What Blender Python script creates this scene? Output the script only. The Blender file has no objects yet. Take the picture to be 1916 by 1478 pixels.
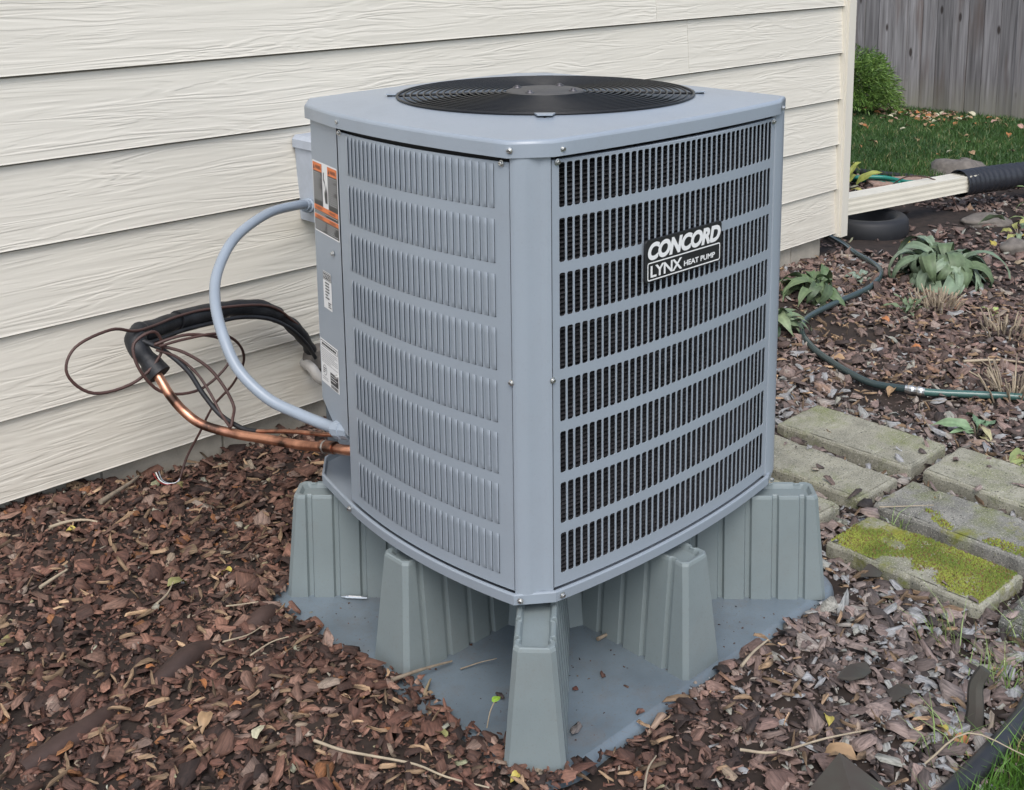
import bpy, math, random
import numpy as np
from mathutils import Vector, Matrix
random.seed(7); rng = np.random.default_rng(11)
S = bpy.context.scene
col = S.collection
PI = math.pi

# ------------------------------------------------------------------ camera
cam_d = bpy.data.cameras.new("camera"); cam = bpy.data.objects.new("camera", cam_d); col.objects.link(cam)
S.camera = cam
yaw, pitch, roll = math.radians(43.167), math.radians(10.708), math.radians(-0.743)
fw = Vector((math.sin(yaw)*math.cos(pitch), math.cos(yaw)*math.cos(pitch), -math.sin(pitch)))
rt = Vector((math.cos(yaw), -math.sin(yaw), 0)); up = rt.cross(fw)
r2 = rt*math.cos(roll)+up*math.sin(roll); u2 = -rt*math.sin(roll)+up*math.cos(roll)
m = Matrix((r2, u2, -fw)).transposed().to_4x4(); m.translation = Vector((-1.9274, -1.9821, 1.6070))
cam.matrix_world = m
cam_d.sensor_width = 36; cam_d.lens = 36*2194.9/1916
cam_d.shift_x = (958-954.1)/1916; cam_d.shift_y = -(739-308.8)/1916
cam_d.clip_start = 0.05; cam_d.clip_end = 500

# ------------------------------------------------------------------ light
w = bpy.data.worlds.new("World"); S.world = w; w.use_nodes = True
nt = w.node_tree; nt.nodes.clear()
sky = nt.nodes.new("ShaderNodeTexSky"); sky.sky_type = 'NISHITA'; sky.sun_disc = False
SUN_EL, SUN_AZ = math.radians(52), math.radians(222)   # azimuth clockwise from +Y
sky.sun_elevation = SUN_EL; sky.sun_rotation = SUN_AZ
sky.air_density = 1.0; sky.dust_density = 2.0; sky.ozone_density = 1.0
hs = nt.nodes.new("ShaderNodeHueSaturation"); hs.inputs['Saturation'].default_value = 0.72
bg = nt.nodes.new("ShaderNodeBackground"); bg.inputs['Strength'].default_value = 0.15
wo = nt.nodes.new("ShaderNodeOutputWorld")
nt.links.new(sky.outputs[0], hs.inputs['Color']); nt.links.new(hs.outputs[0], bg.inputs[0]); nt.links.new(bg.outputs[0], wo.inputs[0])
sd = bpy.data.lights.new("sun", 'SUN'); so = bpy.data.objects.new("sun", sd); col.objects.link(so)
sd.energy = 1.15; sd.angle = math.radians(35); sd.color = (1.0, 0.975, 0.94)
sv = Vector((math.sin(SUN_AZ)*math.cos(SUN_EL), math.cos(SUN_AZ)*math.cos(SUN_EL), math.sin(SUN_EL)))
so.rotation_euler = sv.to_track_quat('Z', 'Y').to_euler()
S.view_settings.view_transform = 'Standard'; S.view_settings.look = 'None'
S.view_settings.gamma = 1; S.view_settings.use_curve_mapping = False
S.view_settings.exposure = 0.56

# ------------------------------------------------------------------ materials
def new_mat(name):
    m = bpy.data.materials.new(name); m.use_nodes = True
    return m, m.node_tree, m.node_tree.nodes['Principled BSDF']
def mat(name, c, rough=0.5, metal=0.0, var=0.12, scale=6.0, bump=0.0, bscale=200, coat=0.0, stretch=(1,1,1), c2=None, spec=0.5, dirt=0.0):
    m, t, p = new_mat(name); N, L = t.nodes, t.links
    p.inputs['Roughness'].default_value = rough; p.inputs['Metallic'].default_value = metal
    p.inputs['Coat Weight'].default_value = coat; p.inputs['Specular IOR Level'].default_value = spec
    tc = N.new('ShaderNodeTexCoord'); mp = N.new('ShaderNodeMapping'); mp.inputs['Scale'].default_value = stretch
    L.new(tc.outputs['Object'], mp.inputs[0])
    n = N.new('ShaderNodeTexNoise'); n.inputs['Scale'].default_value = scale; n.inputs['Detail'].default_value = 6; n.inputs['Roughness'].default_value = .6
    L.new(mp.outputs[0], n.inputs[0])
    r = N.new('ShaderNodeMapRange'); r.inputs[1].default_value = .3; r.inputs[2].default_value = .7
    L.new(n.outputs[0], r.inputs[0])
    mx = N.new('ShaderNodeMix'); mx.data_type = 'RGBA'
    a = tuple(x*(1-var) for x in c)+(1,); b = (tuple(c2) if c2 else tuple(min(1, x*(1+var)) for x in c))+(1,)
    mx.inputs[6].default_value = a; mx.inputs[7].default_value = b
    L.new(r.outputs[0], mx.inputs[0]); L.new(mx.outputs[2], p.inputs['Base Color'])
    if dirt:   # dried splashes and dust: blotches broken up by a fine speckle
        n3 = N.new('ShaderNodeTexNoise'); n3.inputs['Scale'].default_value = 7; n3.inputs['Detail'].default_value = 9; n3.inputs['Roughness'].default_value = .75; L.new(tc.outputs['Object'], n3.inputs[0])
        r3 = N.new('ShaderNodeMapRange'); r3.inputs[1].default_value = .50; r3.inputs[2].default_value = .72; r3.inputs[4].default_value = dirt; L.new(n3.outputs[0], r3.inputs[0])
        n4 = N.new('ShaderNodeTexNoise'); n4.inputs['Scale'].default_value = 190; n4.inputs['Detail'].default_value = 3; L.new(tc.outputs['Object'], n4.inputs[0])
        r4 = N.new('ShaderNodeMapRange'); r4.inputs[1].default_value = .60; r4.inputs[2].default_value = .70; r4.inputs[4].default_value = dirt; L.new(n4.outputs[0], r4.inputs[0])
        ad = N.new('ShaderNodeMath'); ad.operation = 'ADD'; ad.use_clamp = True; L.new(r3.outputs[0], ad.inputs[0]); L.new(r4.outputs[0], ad.inputs[1])
        mx3 = N.new('ShaderNodeMix'); mx3.data_type = 'RGBA'; L.new(ad.outputs[0], mx3.inputs[0]); L.new(mx.outputs[2], mx3.inputs[6]); mx3.inputs[7].default_value = (.16, .125, .095, 1)
        L.new(mx3.outputs[2], p.inputs['Base Color'])
        r5 = N.new('ShaderNodeMapRange'); r5.inputs[3].default_value = rough; r5.inputs[4].default_value = min(1, rough+.5); L.new(ad.outputs[0], r5.inputs[0]); L.new(r5.outputs[0], p.inputs['Roughness'])
    if bump:
        n2 = N.new('ShaderNodeTexNoise'); n2.inputs['Scale'].default_value = bscale; n2.inputs['Detail'].default_value = 4
        L.new(mp.outputs[0], n2.inputs[0])
        bp = N.new('ShaderNodeBump'); bp.inputs['Strength'].default_value = bump; bp.inputs['Distance'].default_value = .002
        L.new(n2.outputs[0], bp.inputs['Height']); L.new(bp.outputs[0], p.inputs['Normal'])
    return m
def siding_mat(name, c):
    m, t, p = new_mat(name); N, L = t.nodes, t.links
    tc = N.new('ShaderNodeTexCoord'); oi = N.new('ShaderNodeObjectInfo')
    ad = N.new('ShaderNodeVectorMath'); ad.operation = 'ADD'
    sc = N.new('ShaderNodeMath'); sc.operation = 'MULTIPLY'; sc.inputs[1].default_value = 37
    L.new(oi.outputs['Random'], sc.inputs[0])
    cb = N.new('ShaderNodeCombineXYZ'); L.new(sc.outputs[0], cb.inputs[0]); L.new(sc.outputs[0], cb.inputs[2])
    L.new(tc.outputs['Object'], ad.inputs[0]); L.new(cb.outputs[0], ad.inputs[1])
    mp = N.new('ShaderNodeMapping'); mp.inputs['Scale'].default_value = (1.5, 0.3, 17)
    L.new(ad.outputs[0], mp.inputs[0])
    n = N.new('ShaderNodeTexNoise'); n.inputs['Scale'].default_value = 1.0; n.inputs['Detail'].default_value = 3; n.inputs['Distortion'].default_value = .5; n.inputs['Roughness'].default_value = .5
    L.new(mp.outputs[0], n.inputs[0])
    ml = N.new('ShaderNodeMath'); ml.operation = 'MULTIPLY'; ml.inputs[1].default_value = 52
    L.new(n.outputs[0], ml.inputs[0])
    sn = N.new('ShaderNodeMath'); sn.operation = 'SINE'; L.new(ml.outputs[0], sn.inputs[0])
    pw = N.new('ShaderNodeMapRange'); pw.inputs[1].default_value = -1; pw.inputs[2].default_value = 1; pw.inputs[3].default_value = 0; pw.inputs[4].default_value = 1; pw.interpolation_type='SMOOTHSTEP'
    L.new(sn.outputs[0], pw.inputs[0])
    # mask: grain fades in and out
    mp3 = N.new('ShaderNodeMapping'); mp3.inputs['Scale'].default_value = (2.2, 1, 9); L.new(ad.outputs[0], mp3.inputs[0])
    n3 = N.new('ShaderNodeTexNoise'); n3.inputs['Scale'].default_value = 1; n3.inputs['Detail'].default_value = 2; L.new(mp3.outputs[0], n3.inputs[0])
    mr = N.new('ShaderNodeMapRange'); mr.inputs[1].default_value = .38; mr.inputs[2].default_value = .62; mr.inputs[3].default_value = .18; mr.inputs[4].default_value = 1; L.new(n3.outputs[0], mr.inputs[0])
    m2 = N.new('ShaderNodeMath'); m2.operation = 'MULTIPLY'; L.new(pw.outputs[0], m2.inputs[0]); L.new(mr.outputs[0], m2.inputs[1])
    # broad ridges
    mp4 = N.new('ShaderNodeMapping'); mp4.inputs['Scale'].default_value = (1.1, 1, 34); L.new(ad.outputs[0], mp4.inputs[0])
    n4 = N.new('ShaderNodeTexNoise'); n4.inputs['Scale'].default_value = 1; n4.inputs['Detail'].default_value = 2; n4.inputs['Distortion'].default_value=.3; L.new(mp4.outputs[0], n4.inputs[0])
    m5 = N.new('ShaderNodeMath'); m5.operation = 'MULTIPLY'; m5.inputs[1].default_value = 2.6; L.new(n4.outputs[0], m5.inputs[0])
    a5 = N.new('ShaderNodeMath'); a5.operation = 'ADD'; L.new(m5.outputs[0], a5.inputs[0]); L.new(m2.outputs[0], a5.inputs[1])
    bp = N.new('ShaderNodeBump'); bp.inputs['Strength'].default_value = .52; bp.inputs['Distance'].default_value = .0022
    L.new(a5.outputs[0], bp.inputs['Height']); L.new(bp.outputs[0], p.inputs['Normal'])
    nb = N.new('ShaderNodeTexNoise'); nb.inputs['Scale'].default_value = 2.5; nb.inputs['Detail'].default_value = 5; L.new(ad.outputs[0], nb.inputs[0])
    mx = N.new('ShaderNodeMix'); mx.data_type = 'RGBA'
    mx.inputs[6].default_value = tuple(x*.95 for x in c)+(1,); mx.inputs[7].default_value = tuple(x*1.05 for x in c)+(1,)
    L.new(nb.outputs[0], mx.inputs[0])
    # dirt splashed near the ground
    sx = N.new('ShaderNodeSeparateXYZ'); ge = N.new('ShaderNodeNewGeometry'); L.new(ge.outputs['Position'], sx.inputs[0])
    dr = N.new('ShaderNodeMapRange'); dr.inputs[1].default_value = .1; dr.inputs[2].default_value = .55; dr.inputs[3].default_value = .35; dr.inputs[4].default_value = 0
    L.new(sx.outputs[2], dr.inputs[0])
    nd = N.new('ShaderNodeTexNoise'); nd.inputs['Scale'].default_value = 14; nd.inputs['Detail'].default_value = 6; L.new(ad.outputs[0], nd.inputs[0])
    dm = N.new('ShaderNodeMath'); dm.operation = 'MULTIPLY'; L.new(dr.outputs[0], dm.inputs[0]); L.new(nd.outputs[0], dm.inputs[1])
    mxd = N.new('ShaderNodeMix'); mxd.data_type = 'RGBA'; L.new(dm.outputs[0], mxd.inputs[0]); L.new(mx.outputs[2], mxd.inputs[6]); mxd.inputs[7].default_value = (.33, .27, .20, 1)
    L.new(mxd.outputs[2], p.inputs['Base Color'])
    p.inputs['Roughness'].default_value = .42
    return m
def tint_mat(name, rough=.8, grain=(22, 200, 200), amt=.6, sss=0, trans=0):
    """colour from the per-piece 'tint' attribute, grain in the piece's own coordinates 'lc'"""
    m, t, p = new_mat(name); N, L = t.nodes, t.links
    a = N.new('ShaderNodeAttribute'); a.attribute_name = 'tint'
    b = N.new('ShaderNodeAttribute'); b.attribute_name = 'lc'
    mp = N.new('ShaderNodeMapping'); mp.inputs['Scale'].default_value = grain; L.new(b.outputs['Vector'], mp.inputs[0])
    n = N.new('ShaderNodeTexNoise'); n.inputs['Scale'].default_value = 1; n.inputs['Detail'].default_value = 5; n.inputs['Roughness'].default_value = .65; L.new(mp.outputs[0], n.inputs[0])
    r = N.new('ShaderNodeMapRange'); r.inputs[1].default_value = .3; r.inputs[2].default_value = .72; r.inputs[3].default_value = 1-amt; r.inputs[4].default_value = 1+amt; L.new(n.outputs[0], r.inputs[0])
    v = N.new('ShaderNodeVectorMath'); v.operation = 'SCALE'; L.new(a.outputs['Color'], v.inputs[0]); L.new(r.outputs[0], v.inputs['Scale'])
    L.new(v.outputs[0], p.inputs['Base Color']); p.inputs['Roughness'].default_value = rough
    bp = N.new('ShaderNodeBump'); bp.inputs['Strength'].default_value = .6; bp.inputs['Distance'].default_value = .002
    L.new(n.outputs[0], bp.inputs['Height']); L.new(bp.outputs[0], p.inputs['Normal'])
    return m
def paver_mat(name, moss, seed, base=(.27, .265, .205)):
    m, t, p = new_mat(name); N, L = t.nodes, t.links
    tc = N.new('ShaderNodeTexCoord'); mp = N.new('ShaderNodeMapping'); mp.inputs['Location'].default_value = (seed*3.1, seed*1.7, 0); L.new(tc.outputs['Object'], mp.inputs[0])
    def noise(s, d=6, rgh=.65):
        n = N.new('ShaderNodeTexNoise'); n.inputs['Scale'].default_value = s; n.inputs['Detail'].default_value = d; n.inputs['Roughness'].default_value = rgh; L.new(mp.outputs[0], n.inputs[0]); return n
    def mix(f, a, b):
        x = N.new('ShaderNodeMix'); x.data_type = 'RGBA'; L.new(f, x.inputs[0])
        for i, q in ((6, a), (7, b)):
            if isinstance(q, tuple): x.inputs[i].default_value = q+(1,)
            else: L.new(q, x.inputs[i])
        return x.outputs[2]
    def rngm(o, lo, hi):
        r = N.new('ShaderNodeMapRange'); r.inputs[1].default_value = lo; r.inputs[2].default_value = hi; L.new(o, r.inputs[0]); return r.outputs[0]
    a = mix(rngm(noise(9).outputs[0], .35, .65), tuple(x*.72 for x in base), tuple(x*1.22 for x in base))
    a = mix(rngm(noise(5).outputs[0], .5, .68), a, (.17, .19, .07))
    a = mix(rngm(noise(260, 2).outputs[0], .56, .66), a, (.44, .42, .36))
    a = mix(rngm(noise(180, 2).outputs[0], .60, .68), a, (.05, .05, .04))
    if moss > 0:
        k = noise(6, 8, .7).outputs[0]
        a = mix(rngm(k, .70-moss*.28, .78-moss*.24), a, mix(rngm(noise(22).outputs[0], .35, .65), (.11, .14, .02), (.27, .25, .04)))
    L.new(a, p.inputs['Base Color']); p.inputs['Roughness'].default_value = .9
    bp = N.new('ShaderNodeBump'); bp.inputs['Strength'].default_value = .7; bp.inputs['Distance'].default_value = .003
    L.new(noise(120, 5).outputs[0], bp.inputs['Height']); L.new(bp.outputs[0], p.inputs['Normal'])
    return m
def fence_mat(name):
    m, t, p = new_mat(name); N, L = t.nodes, t.links
    tc = N.new('ShaderNodeTexCoord'); oi = N.new('ShaderNodeObjectInfo')
    sc = N.new('ShaderNodeMath'); sc.operation = 'MULTIPLY'; sc.inputs[1].default_value = 51; L.new(oi.outputs['Random'], sc.inputs[0])
    cb = N.new('ShaderNodeCombineXYZ'); L.new(sc.outputs[0], cb.inputs[1]); L.new(sc.outputs[0], cb.inputs[2])
    ad = N.new('ShaderNodeVectorMath'); ad.operation = 'ADD'; L.new(tc.outputs['Object'], ad.inputs[0]); L.new(cb.outputs[0], ad.inputs[1])
    def noise(st, d=6, dist=0):
        mp = N.new('ShaderNodeMapping'); mp.inputs['Scale'].default_value = st; L.new(ad.outputs[0], mp.inputs[0])
        n = N.new('ShaderNodeTexNoise'); n.inputs['Scale'].default_value = 1; n.inputs['Detail'].default_value = d; n.inputs['Distortion'].default_value = dist; L.new(mp.outputs[0], n.inputs[0]); return n.outputs[0]
    def ramp(o, lo, hi, a, b):
        r = N.new('ShaderNodeMapRange'); r.inputs[1].default_value = lo; r.inputs[2].default_value = hi; L.new(o, r.inputs[0])
        x = N.new('ShaderNodeMix'); x.data_type = 'RGBA'; L.new(r.outputs[0], x.inputs[0])
        for i, q in ((6, a), (7, b)):
            if isinstance(q, tuple): x.inputs[i].default_value = q+(1,)
            else: L.new(q, x.inputs[i])
        return x.outputs[2]
    c = ramp(noise((1, 40, 1.6), 6, .4), .3, .7, (.115, .107, .107), (.32, .305, .305))
    c = ramp(noise((1, 9, 1.0), 4), .55, .75, c, (.15, .115, .10))
    mpv = N.new('ShaderNodeMapping'); mpv.inputs['Scale'].default_value = (1, 9, 3.2); L.new(ad.outputs[0], mpv.inputs[0])
    vo = N.new('ShaderNodeTexVoronoi'); vo.inputs['Scale'].default_value = 1; L.new(mpv.outputs[0], vo.inputs[0])
    c = ramp(vo.outputs['Distance'], .10, .17, (.045, .035, .032), c)
    # greener, paler foot where the damp climbs
    sx = N.new('ShaderNodeSeparateXYZ'); ge = N.new('ShaderNodeNewGeometry'); L.new(ge.outputs['Position'], sx.inputs[0])
    zz = N.new('ShaderNodeMapRange'); zz.inputs[1].default_value = 0; zz.inputs[2].default_value = .35; zz.inputs[3].default_value = .75; zz.inputs[4].default_value = 0; L.new(sx.outputs[2], zz.inputs[0])
    nn = noise((5, 12, 4)); mu = N.new('ShaderNodeMath'); mu.operation = 'MULTIPLY'; L.new(nn, mu.inputs[0]); L.new(zz.outputs[0], mu.inputs[1])
    c = ramp(mu.outputs[0], 0, .5, c, (.27, .26, .20))
    hv = N.new('ShaderNodeHueSaturation'); L.new(c, hv.inputs['Color'])
    vr = N.new('ShaderNodeMapRange'); vr.inputs[3].default_value = .72; vr.inputs[4].default_value = 1.22; L.new(oi.outputs['Random'], vr.inputs[0]); L.new(vr.outputs[0], hv.inputs['Value'])
    L.new(hv.outputs[0], p.inputs['Base Color']); p.inputs['Roughness'].default_value = .85
    bp = N.new('ShaderNodeBump'); bp.inputs['Strength'].default_value = .5; bp.inputs['Distance'].default_value = .004
    L.new(noise((1, 60, 2), 5), bp.inputs['Height']); L.new(bp.outputs[0], p.inputs['Normal'])
    return m
def copper_mat():
    m, t, p = new_mat('copper'); N, L = t.nodes, t.links
    tc = N.new('ShaderNodeTexCoord'); n = N.new('ShaderNodeTexNoise'); n.inputs['Scale'].default_value = 16; n.inputs['Detail'].default_value = 5; L.new(tc.outputs['Object'], n.inputs[0])
    cr = N.new('ShaderNodeValToRGB'); e = cr.color_ramp.elements
    e[0].position = .36; e[0].color = (.10, .06, .045, 1); e[1].position = .60; e[1].color = (.72, .36, .23, 1)
    k = cr.color_ramp.elements.new(.46); k.color = (.42, .20, .13, 1)
    L.new(n.outputs[0], cr.inputs[0]); L.new(cr.outputs[0], p.inputs['Base Color'])
    p.inputs['Metallic'].default_value = .9; p.inputs['Roughness'].default_value = .34
    return m

M = {}
M['siding'] = siding_mat('cream_siding', (.735, .695, .605))
M['trim'] = mat('cream_trim', (.72, .68, .585), .45, var=.04, bump=.25, bscale=60, stretch=(4, 4, .4))
M['foundation'] = mat('concrete_block', (.44, .40, .33), .9, var=.22, scale=9, bump=.6, bscale=150)
M['mortar'] = mat('mortar', (.28, .26, .22), .95, var=.2)
M['unit'] = mat('blue_grey_paint', (.298, .340, .385), .36, var=.025, scale=3, bump=.10, bscale=420, spec=.5, dirt=.06)
M['cap'] = mat('blue_grey_cap_paint', (.305, .350, .400), .30, var=.03, scale=4, bump=.10, bscale=420, spec=.6, dirt=.08)
M['dark'] = mat('black_interior', (.006, .006, .007), .7)
M['seam'] = mat('seam_shadow_gap', (.02, .02, .022), .8)
M['slit_shade'] = mat('louver_slit_shade', (.04, .048, .06), .6)  # dark colour standing for the shade inside a louver opening
M['coil'] = mat('coil_fins', (.11, .105, .11), .4, metal=.7, var=.5, scale=30)
M['wire'] = mat('black_coated_wire', (.009, .010, .012), .36, spec=.35)
M['motor'] = mat('motor_plate', (.085, .082, .078), .6, metal=0, var=.15)
M['blade'] = mat('fan_blade', (.05, .055, .065), .35, metal=.5)
M['zinc'] = mat('zinc_screw', (.62, .62, .60), .3, metal=.9, var=.1)
M['stand'] = mat('grey_green_plastic', (.205, .245, .250), .42, var=.07, scale=5, bump=.12, bscale=300, c2=(.222, .262, .265), dirt=.14)
M['pad'] = mat('grey_green_plastic_shaded', (.150, .188, .218), .33, var=.2, scale=5, bump=.1, bscale=200, dirt=.40)  # same plastic as the fins, coloured darker and bluer for cabinet shade and sky
M['conduit'] = mat('blue_grey_conduit', (.31, .36, .42), .33, var=.06, scale=12)
M['boxpaint'] = mat('weathered_grey_box', (.42, .46, .52), .5, var=.12, scale=14)
M['copper'] = copper_mat()
M['blackfoam'] = mat('black_foam_insulation', (.014, .015, .018), .55, var=.5, scale=20, bump=.5, bscale=90)
M['wirebrown'] = mat('brown_cable', (.075, .038, .032), .5, var=.2)
M['pvc'] = mat('grey_pvc', (.45, .43, .40), .5, var=.12)
M['white'] = mat('white_print', (.80, .80, .79), .4, var=.02)
M['lblack'] = mat('black_print', (.02, .02, .022), .4)
M['orange'] = mat('orange_print', (.78, .19, .035), .4, var=.03)
M['greyprint'] = mat('grey_print', (.42, .42, .42), .5)
M['redwire'] = mat('red_wire', (.35, .02, .02), .5)
M['fence'] = fence_mat('weathered_fence')
M['soil'] = mat('dark_soil', (.030, .020, .015), .95, var=.45, scale=18, bump=1, bscale=60)
M['turf'] = mat('turf_soil', (.035, .045, .016), .95, var=.4, scale=12)
M['bark'] = tint_mat('bark_chips', .78)
M['leafy'] = tint_mat('leaf_blades', .55, (30, 30, 30), .25)
M['grass'] = tint_mat('grass_blades', .5, (5, 5, 5), .1)
M['hose'] = mat('dark_green_hose', (.038, .060, .060), .2, var=.1, spec=.6)
M['hose2'] = mat('grey_green_hose', (.055, .125, .11), .17, var=.1, spec=.6)
M['teal'] = mat('teal_hose', (.02, .22, .17), .3, var=.1)
M['blackpipe'] = mat('black_corrugated_plastic', (.022, .024, .030), .42, var=.2)
M['downspout'] = mat('cream_downspout', (.72, .68, .57), .38, var=.06, scale=8)
M['rubber'] = mat('black_rubber', (.018, .019, .022), .6, var=.2)
M['rock'] = mat('grey_brown_rock', (.17, .15, .13), .9, var=.3, scale=20, bump=.8, bscale=40)
M['pink'] = mat('pink_aggregate', (.36, .24, .19), .9, var=.25, scale=60)
M['root'] = mat('damp_brown_skin', (.050, .029, .023), .7, var=.45, scale=14, bump=.8, bscale=50)
M['fabric'] = mat('brown_landscape_fabric', (.072, .052, .043), .85, var=.25, scale=7, c2=(.070, .074, .060))
M['twig'] = mat('grey_brown_twig', (.26, .21, .155), .8, var=.35, scale=30)
M['twigpale'] = mat('pale_dry_stalk', (.40, .33, .235), .8, var=.2, scale=30)
M['edging'] = mat('black_edging', (.03, .032, .036), .38, var=.3)
M['silver'] = mat('silver_metal', (.6, .62, .64), .25, metal=.8)
M['rust'] = mat('rusty_wire', (.06, .03, .022), .7)

# ------------------------------------------------------------------ mesh helpers
class MB:
    def __init__(s): s.v = []; s.f = []; s.m = []; s.sm = []
    def add(s, vs, fs, mi=0, smooth=False):
        o = len(s.v); s.v += [tuple(x) for x in vs]; s.f += [tuple(i+o for i in f) for f in fs]
        s.m += [mi]*len(fs); s.sm += [smooth]*len(fs)
    def box(s, a, b, mi=0):
        x0, y0, z0 = a; x1, y1, z1 = b
        s.add([(x0,y0,z0),(x1,y0,z0),(x1,y1,z0),(x0,y1,z0),(x0,y0,z1),(x1,y0,z1),(x1,y1,z1),(x0,y1,z1)],
              [(3,2,1,0),(4,5,6,7),(0,1,5,4),(1,2,6,5),(2,3,7,6),(3,0,4,7)], mi)
    def build(s, name, mats, parent=None, mw=None):
        if not isinstance(mats, (list, tuple)): mats = [mats]
        me = bpy.data.meshes.new(name); me.from_pydata(s.v, [], s.f)
        for q in mats: me.materials.append(M[q] if isinstance(q, str) else q)
        me.polygons.foreach_set('material_index', s.m); me.polygons.foreach_set('use_smooth', s.sm); me.update()
        return link(name, me, parent, mw)
def link(name, me, parent=None, mw=None):
    o = bpy.data.objects.new(name, me); col.objects.link(o)
    if mw is not None: o.matrix_basis = mw
    if parent is not None: o.parent = parent
    return o
def tag(o, label=None, cat=None, group=None, kind=None):
    if label: o['label'] = label
    if cat: o['category'] = cat
    if group: o['group'] = group
    if kind: o['kind'] = kind
    return o
def empty(name, loc=(0,0,0), rz=0):
    o = bpy.data.objects.new(name, None); col.objects.link(o); o.location = loc; o.rotation_euler = (0,0,rz)
    o.empty_display_size = .05
    return o
def smooth_path(P, n=8):
    P = [Vector(p) for p in P]; out = []
    Q = [2*P[0]-P[1]]+P+[2*P[-1]-P[-2]]
    for i in range(1, len(Q)-2):
        a, b, c, d = Q[i-1:i+3]
        for k in range(n):
            t = k/n
            out.append(.5*((2*b)+(c-a)*t+(2*a-5*b+4*c-d)*t*t+(3*b-a-3*c+d)*t**3))
    out.append(P[-1]); return out
def tube(mb, P, r, res=8, mi=0, cap=True, sn=8, smooth=True, closed=False):
    """r: radius or function of t in 0..1"""
    pts = smooth_path(P, sn) if sn else [Vector(p) for p in P]
    n = len(pts); rf = r if callable(r) else (lambda t: r)
    T = [(pts[min(i+1, n-1)]-pts[max(i-1, 0)]).normalized() for i in range(n)]
    up = Vector((0, 0, 1)) if abs(T[0].z) < .9 else Vector((1, 0, 0))
    U = (up - T[0]*up.dot(T[0])).normalized(); vs = []
    for i in range(n):
        U = (U - T[i]*U.dot(T[i])).normalized(); V = T[i].cross(U); rr = rf(i/(n-1))
        for k in range(res):
            a = 2*PI*k/res; vs.append(pts[i]+U*(rr*math.cos(a))+V*(rr*math.sin(a)))
    fs = [(i*res+k, i*res+(k+1) % res, (i+1)*res+(k+1) % res, (i+1)*res+k) for i in range(n-1) for k in range(res)]
    fs = [f[::-1] for f in fs]
    mb.add(vs, fs, mi, smooth)
    if cap:
        mb.add(vs[:res], [tuple(range(res))], mi); mb.add(vs[-res:], [tuple(range(res))[::-1]], mi)
def ring(mb, c, R, r, seg=96, res=6, mi=0, zf=None):
    vs = []
    for i in range(seg):
        a = 2*PI*i/seg
        for k in range(res):
            b = 2*PI*k/res; q = R+r*math.cos(b); vs.append((c[0]+q*math.cos(a), c[1]+q*math.sin(a), c[2]+r*math.sin(b)))
    fs = [(i*res+k, ((i+1) % seg)*res+k, ((i+1) % seg)*res+(k+1) % res, i*res+(k+1) % res) for i in range(seg) for k in range(res)]
    mb.add(vs, fs, mi, True)
def lathe(mb, c, prof, seg=48, mi=0, smooth=True):
    """prof: list of (r, z)"""
    vs = []
    for r, z in prof:
        for i in range(seg):
            a = 2*PI*i/seg; vs.append((c[0]+r*math.cos(a), c[1]+r*math.sin(a), c[2]+z))
    fs = [(j*seg+i, j*seg+(i+1) % seg, (j+1)*seg+(i+1) % seg, (j+1)*seg+i) for j in range(len(prof)-1) for i in range(seg)]
    mb.add(vs, fs, mi, smooth)
def loft(mb, loops, mi=0, smooth=False, cap0=False, cap1=False):
    n = len(loops[0]); vs = [p for l in loops for p in l]
    fs = [(j*n+i, j*n+(i+1) % n, (j+1)*n+(i+1) % n, (j+1)*n+i) for j in range(len(loops)-1) for i in range(n)]
    mb.add(vs, fs, mi, smooth)
    if cap0: mb.add(loops[0], [tuple(range(n))[::-1]], mi)
    if cap1: mb.add(loops[-1], [tuple(range(n))], mi)
def text_mesh(body, width, height, shear=0, bold=0, extrude=.0006, space=1.0):
    cu = bpy.data.curves.new('lettering', 'FONT'); cu.body = body; cu.size = 1; cu.shear = shear; cu.offset = bold; cu.extrude = 0
    cu.space_character = space; cu.resolution_u = 6
    o = bpy.data.objects.new('lettering', cu); col.objects.link(o)
    dg = bpy.context.evaluated_depsgraph_get(); me = bpy.data.meshes.new_from_object(o.evaluated_get(dg))
    V = np.empty(len(me.vertices)*3); me.vertices.foreach_get('co', V); V = V.reshape(-1, 3)
    F = [tuple(p.vertices) for p in me.polygons]
    bpy.data.objects.remove(o); bpy.data.curves.remove(cu); bpy.data.meshes.remove(me)
    lo, hi = V.min(0), V.max(0)
    V[:, 0] = (V[:, 0]-lo[0])/(hi[0]-lo[0])*width; V[:, 1] = (V[:, 1]-lo[1])/(hi[1]-lo[1])*height
    return V, F

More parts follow.
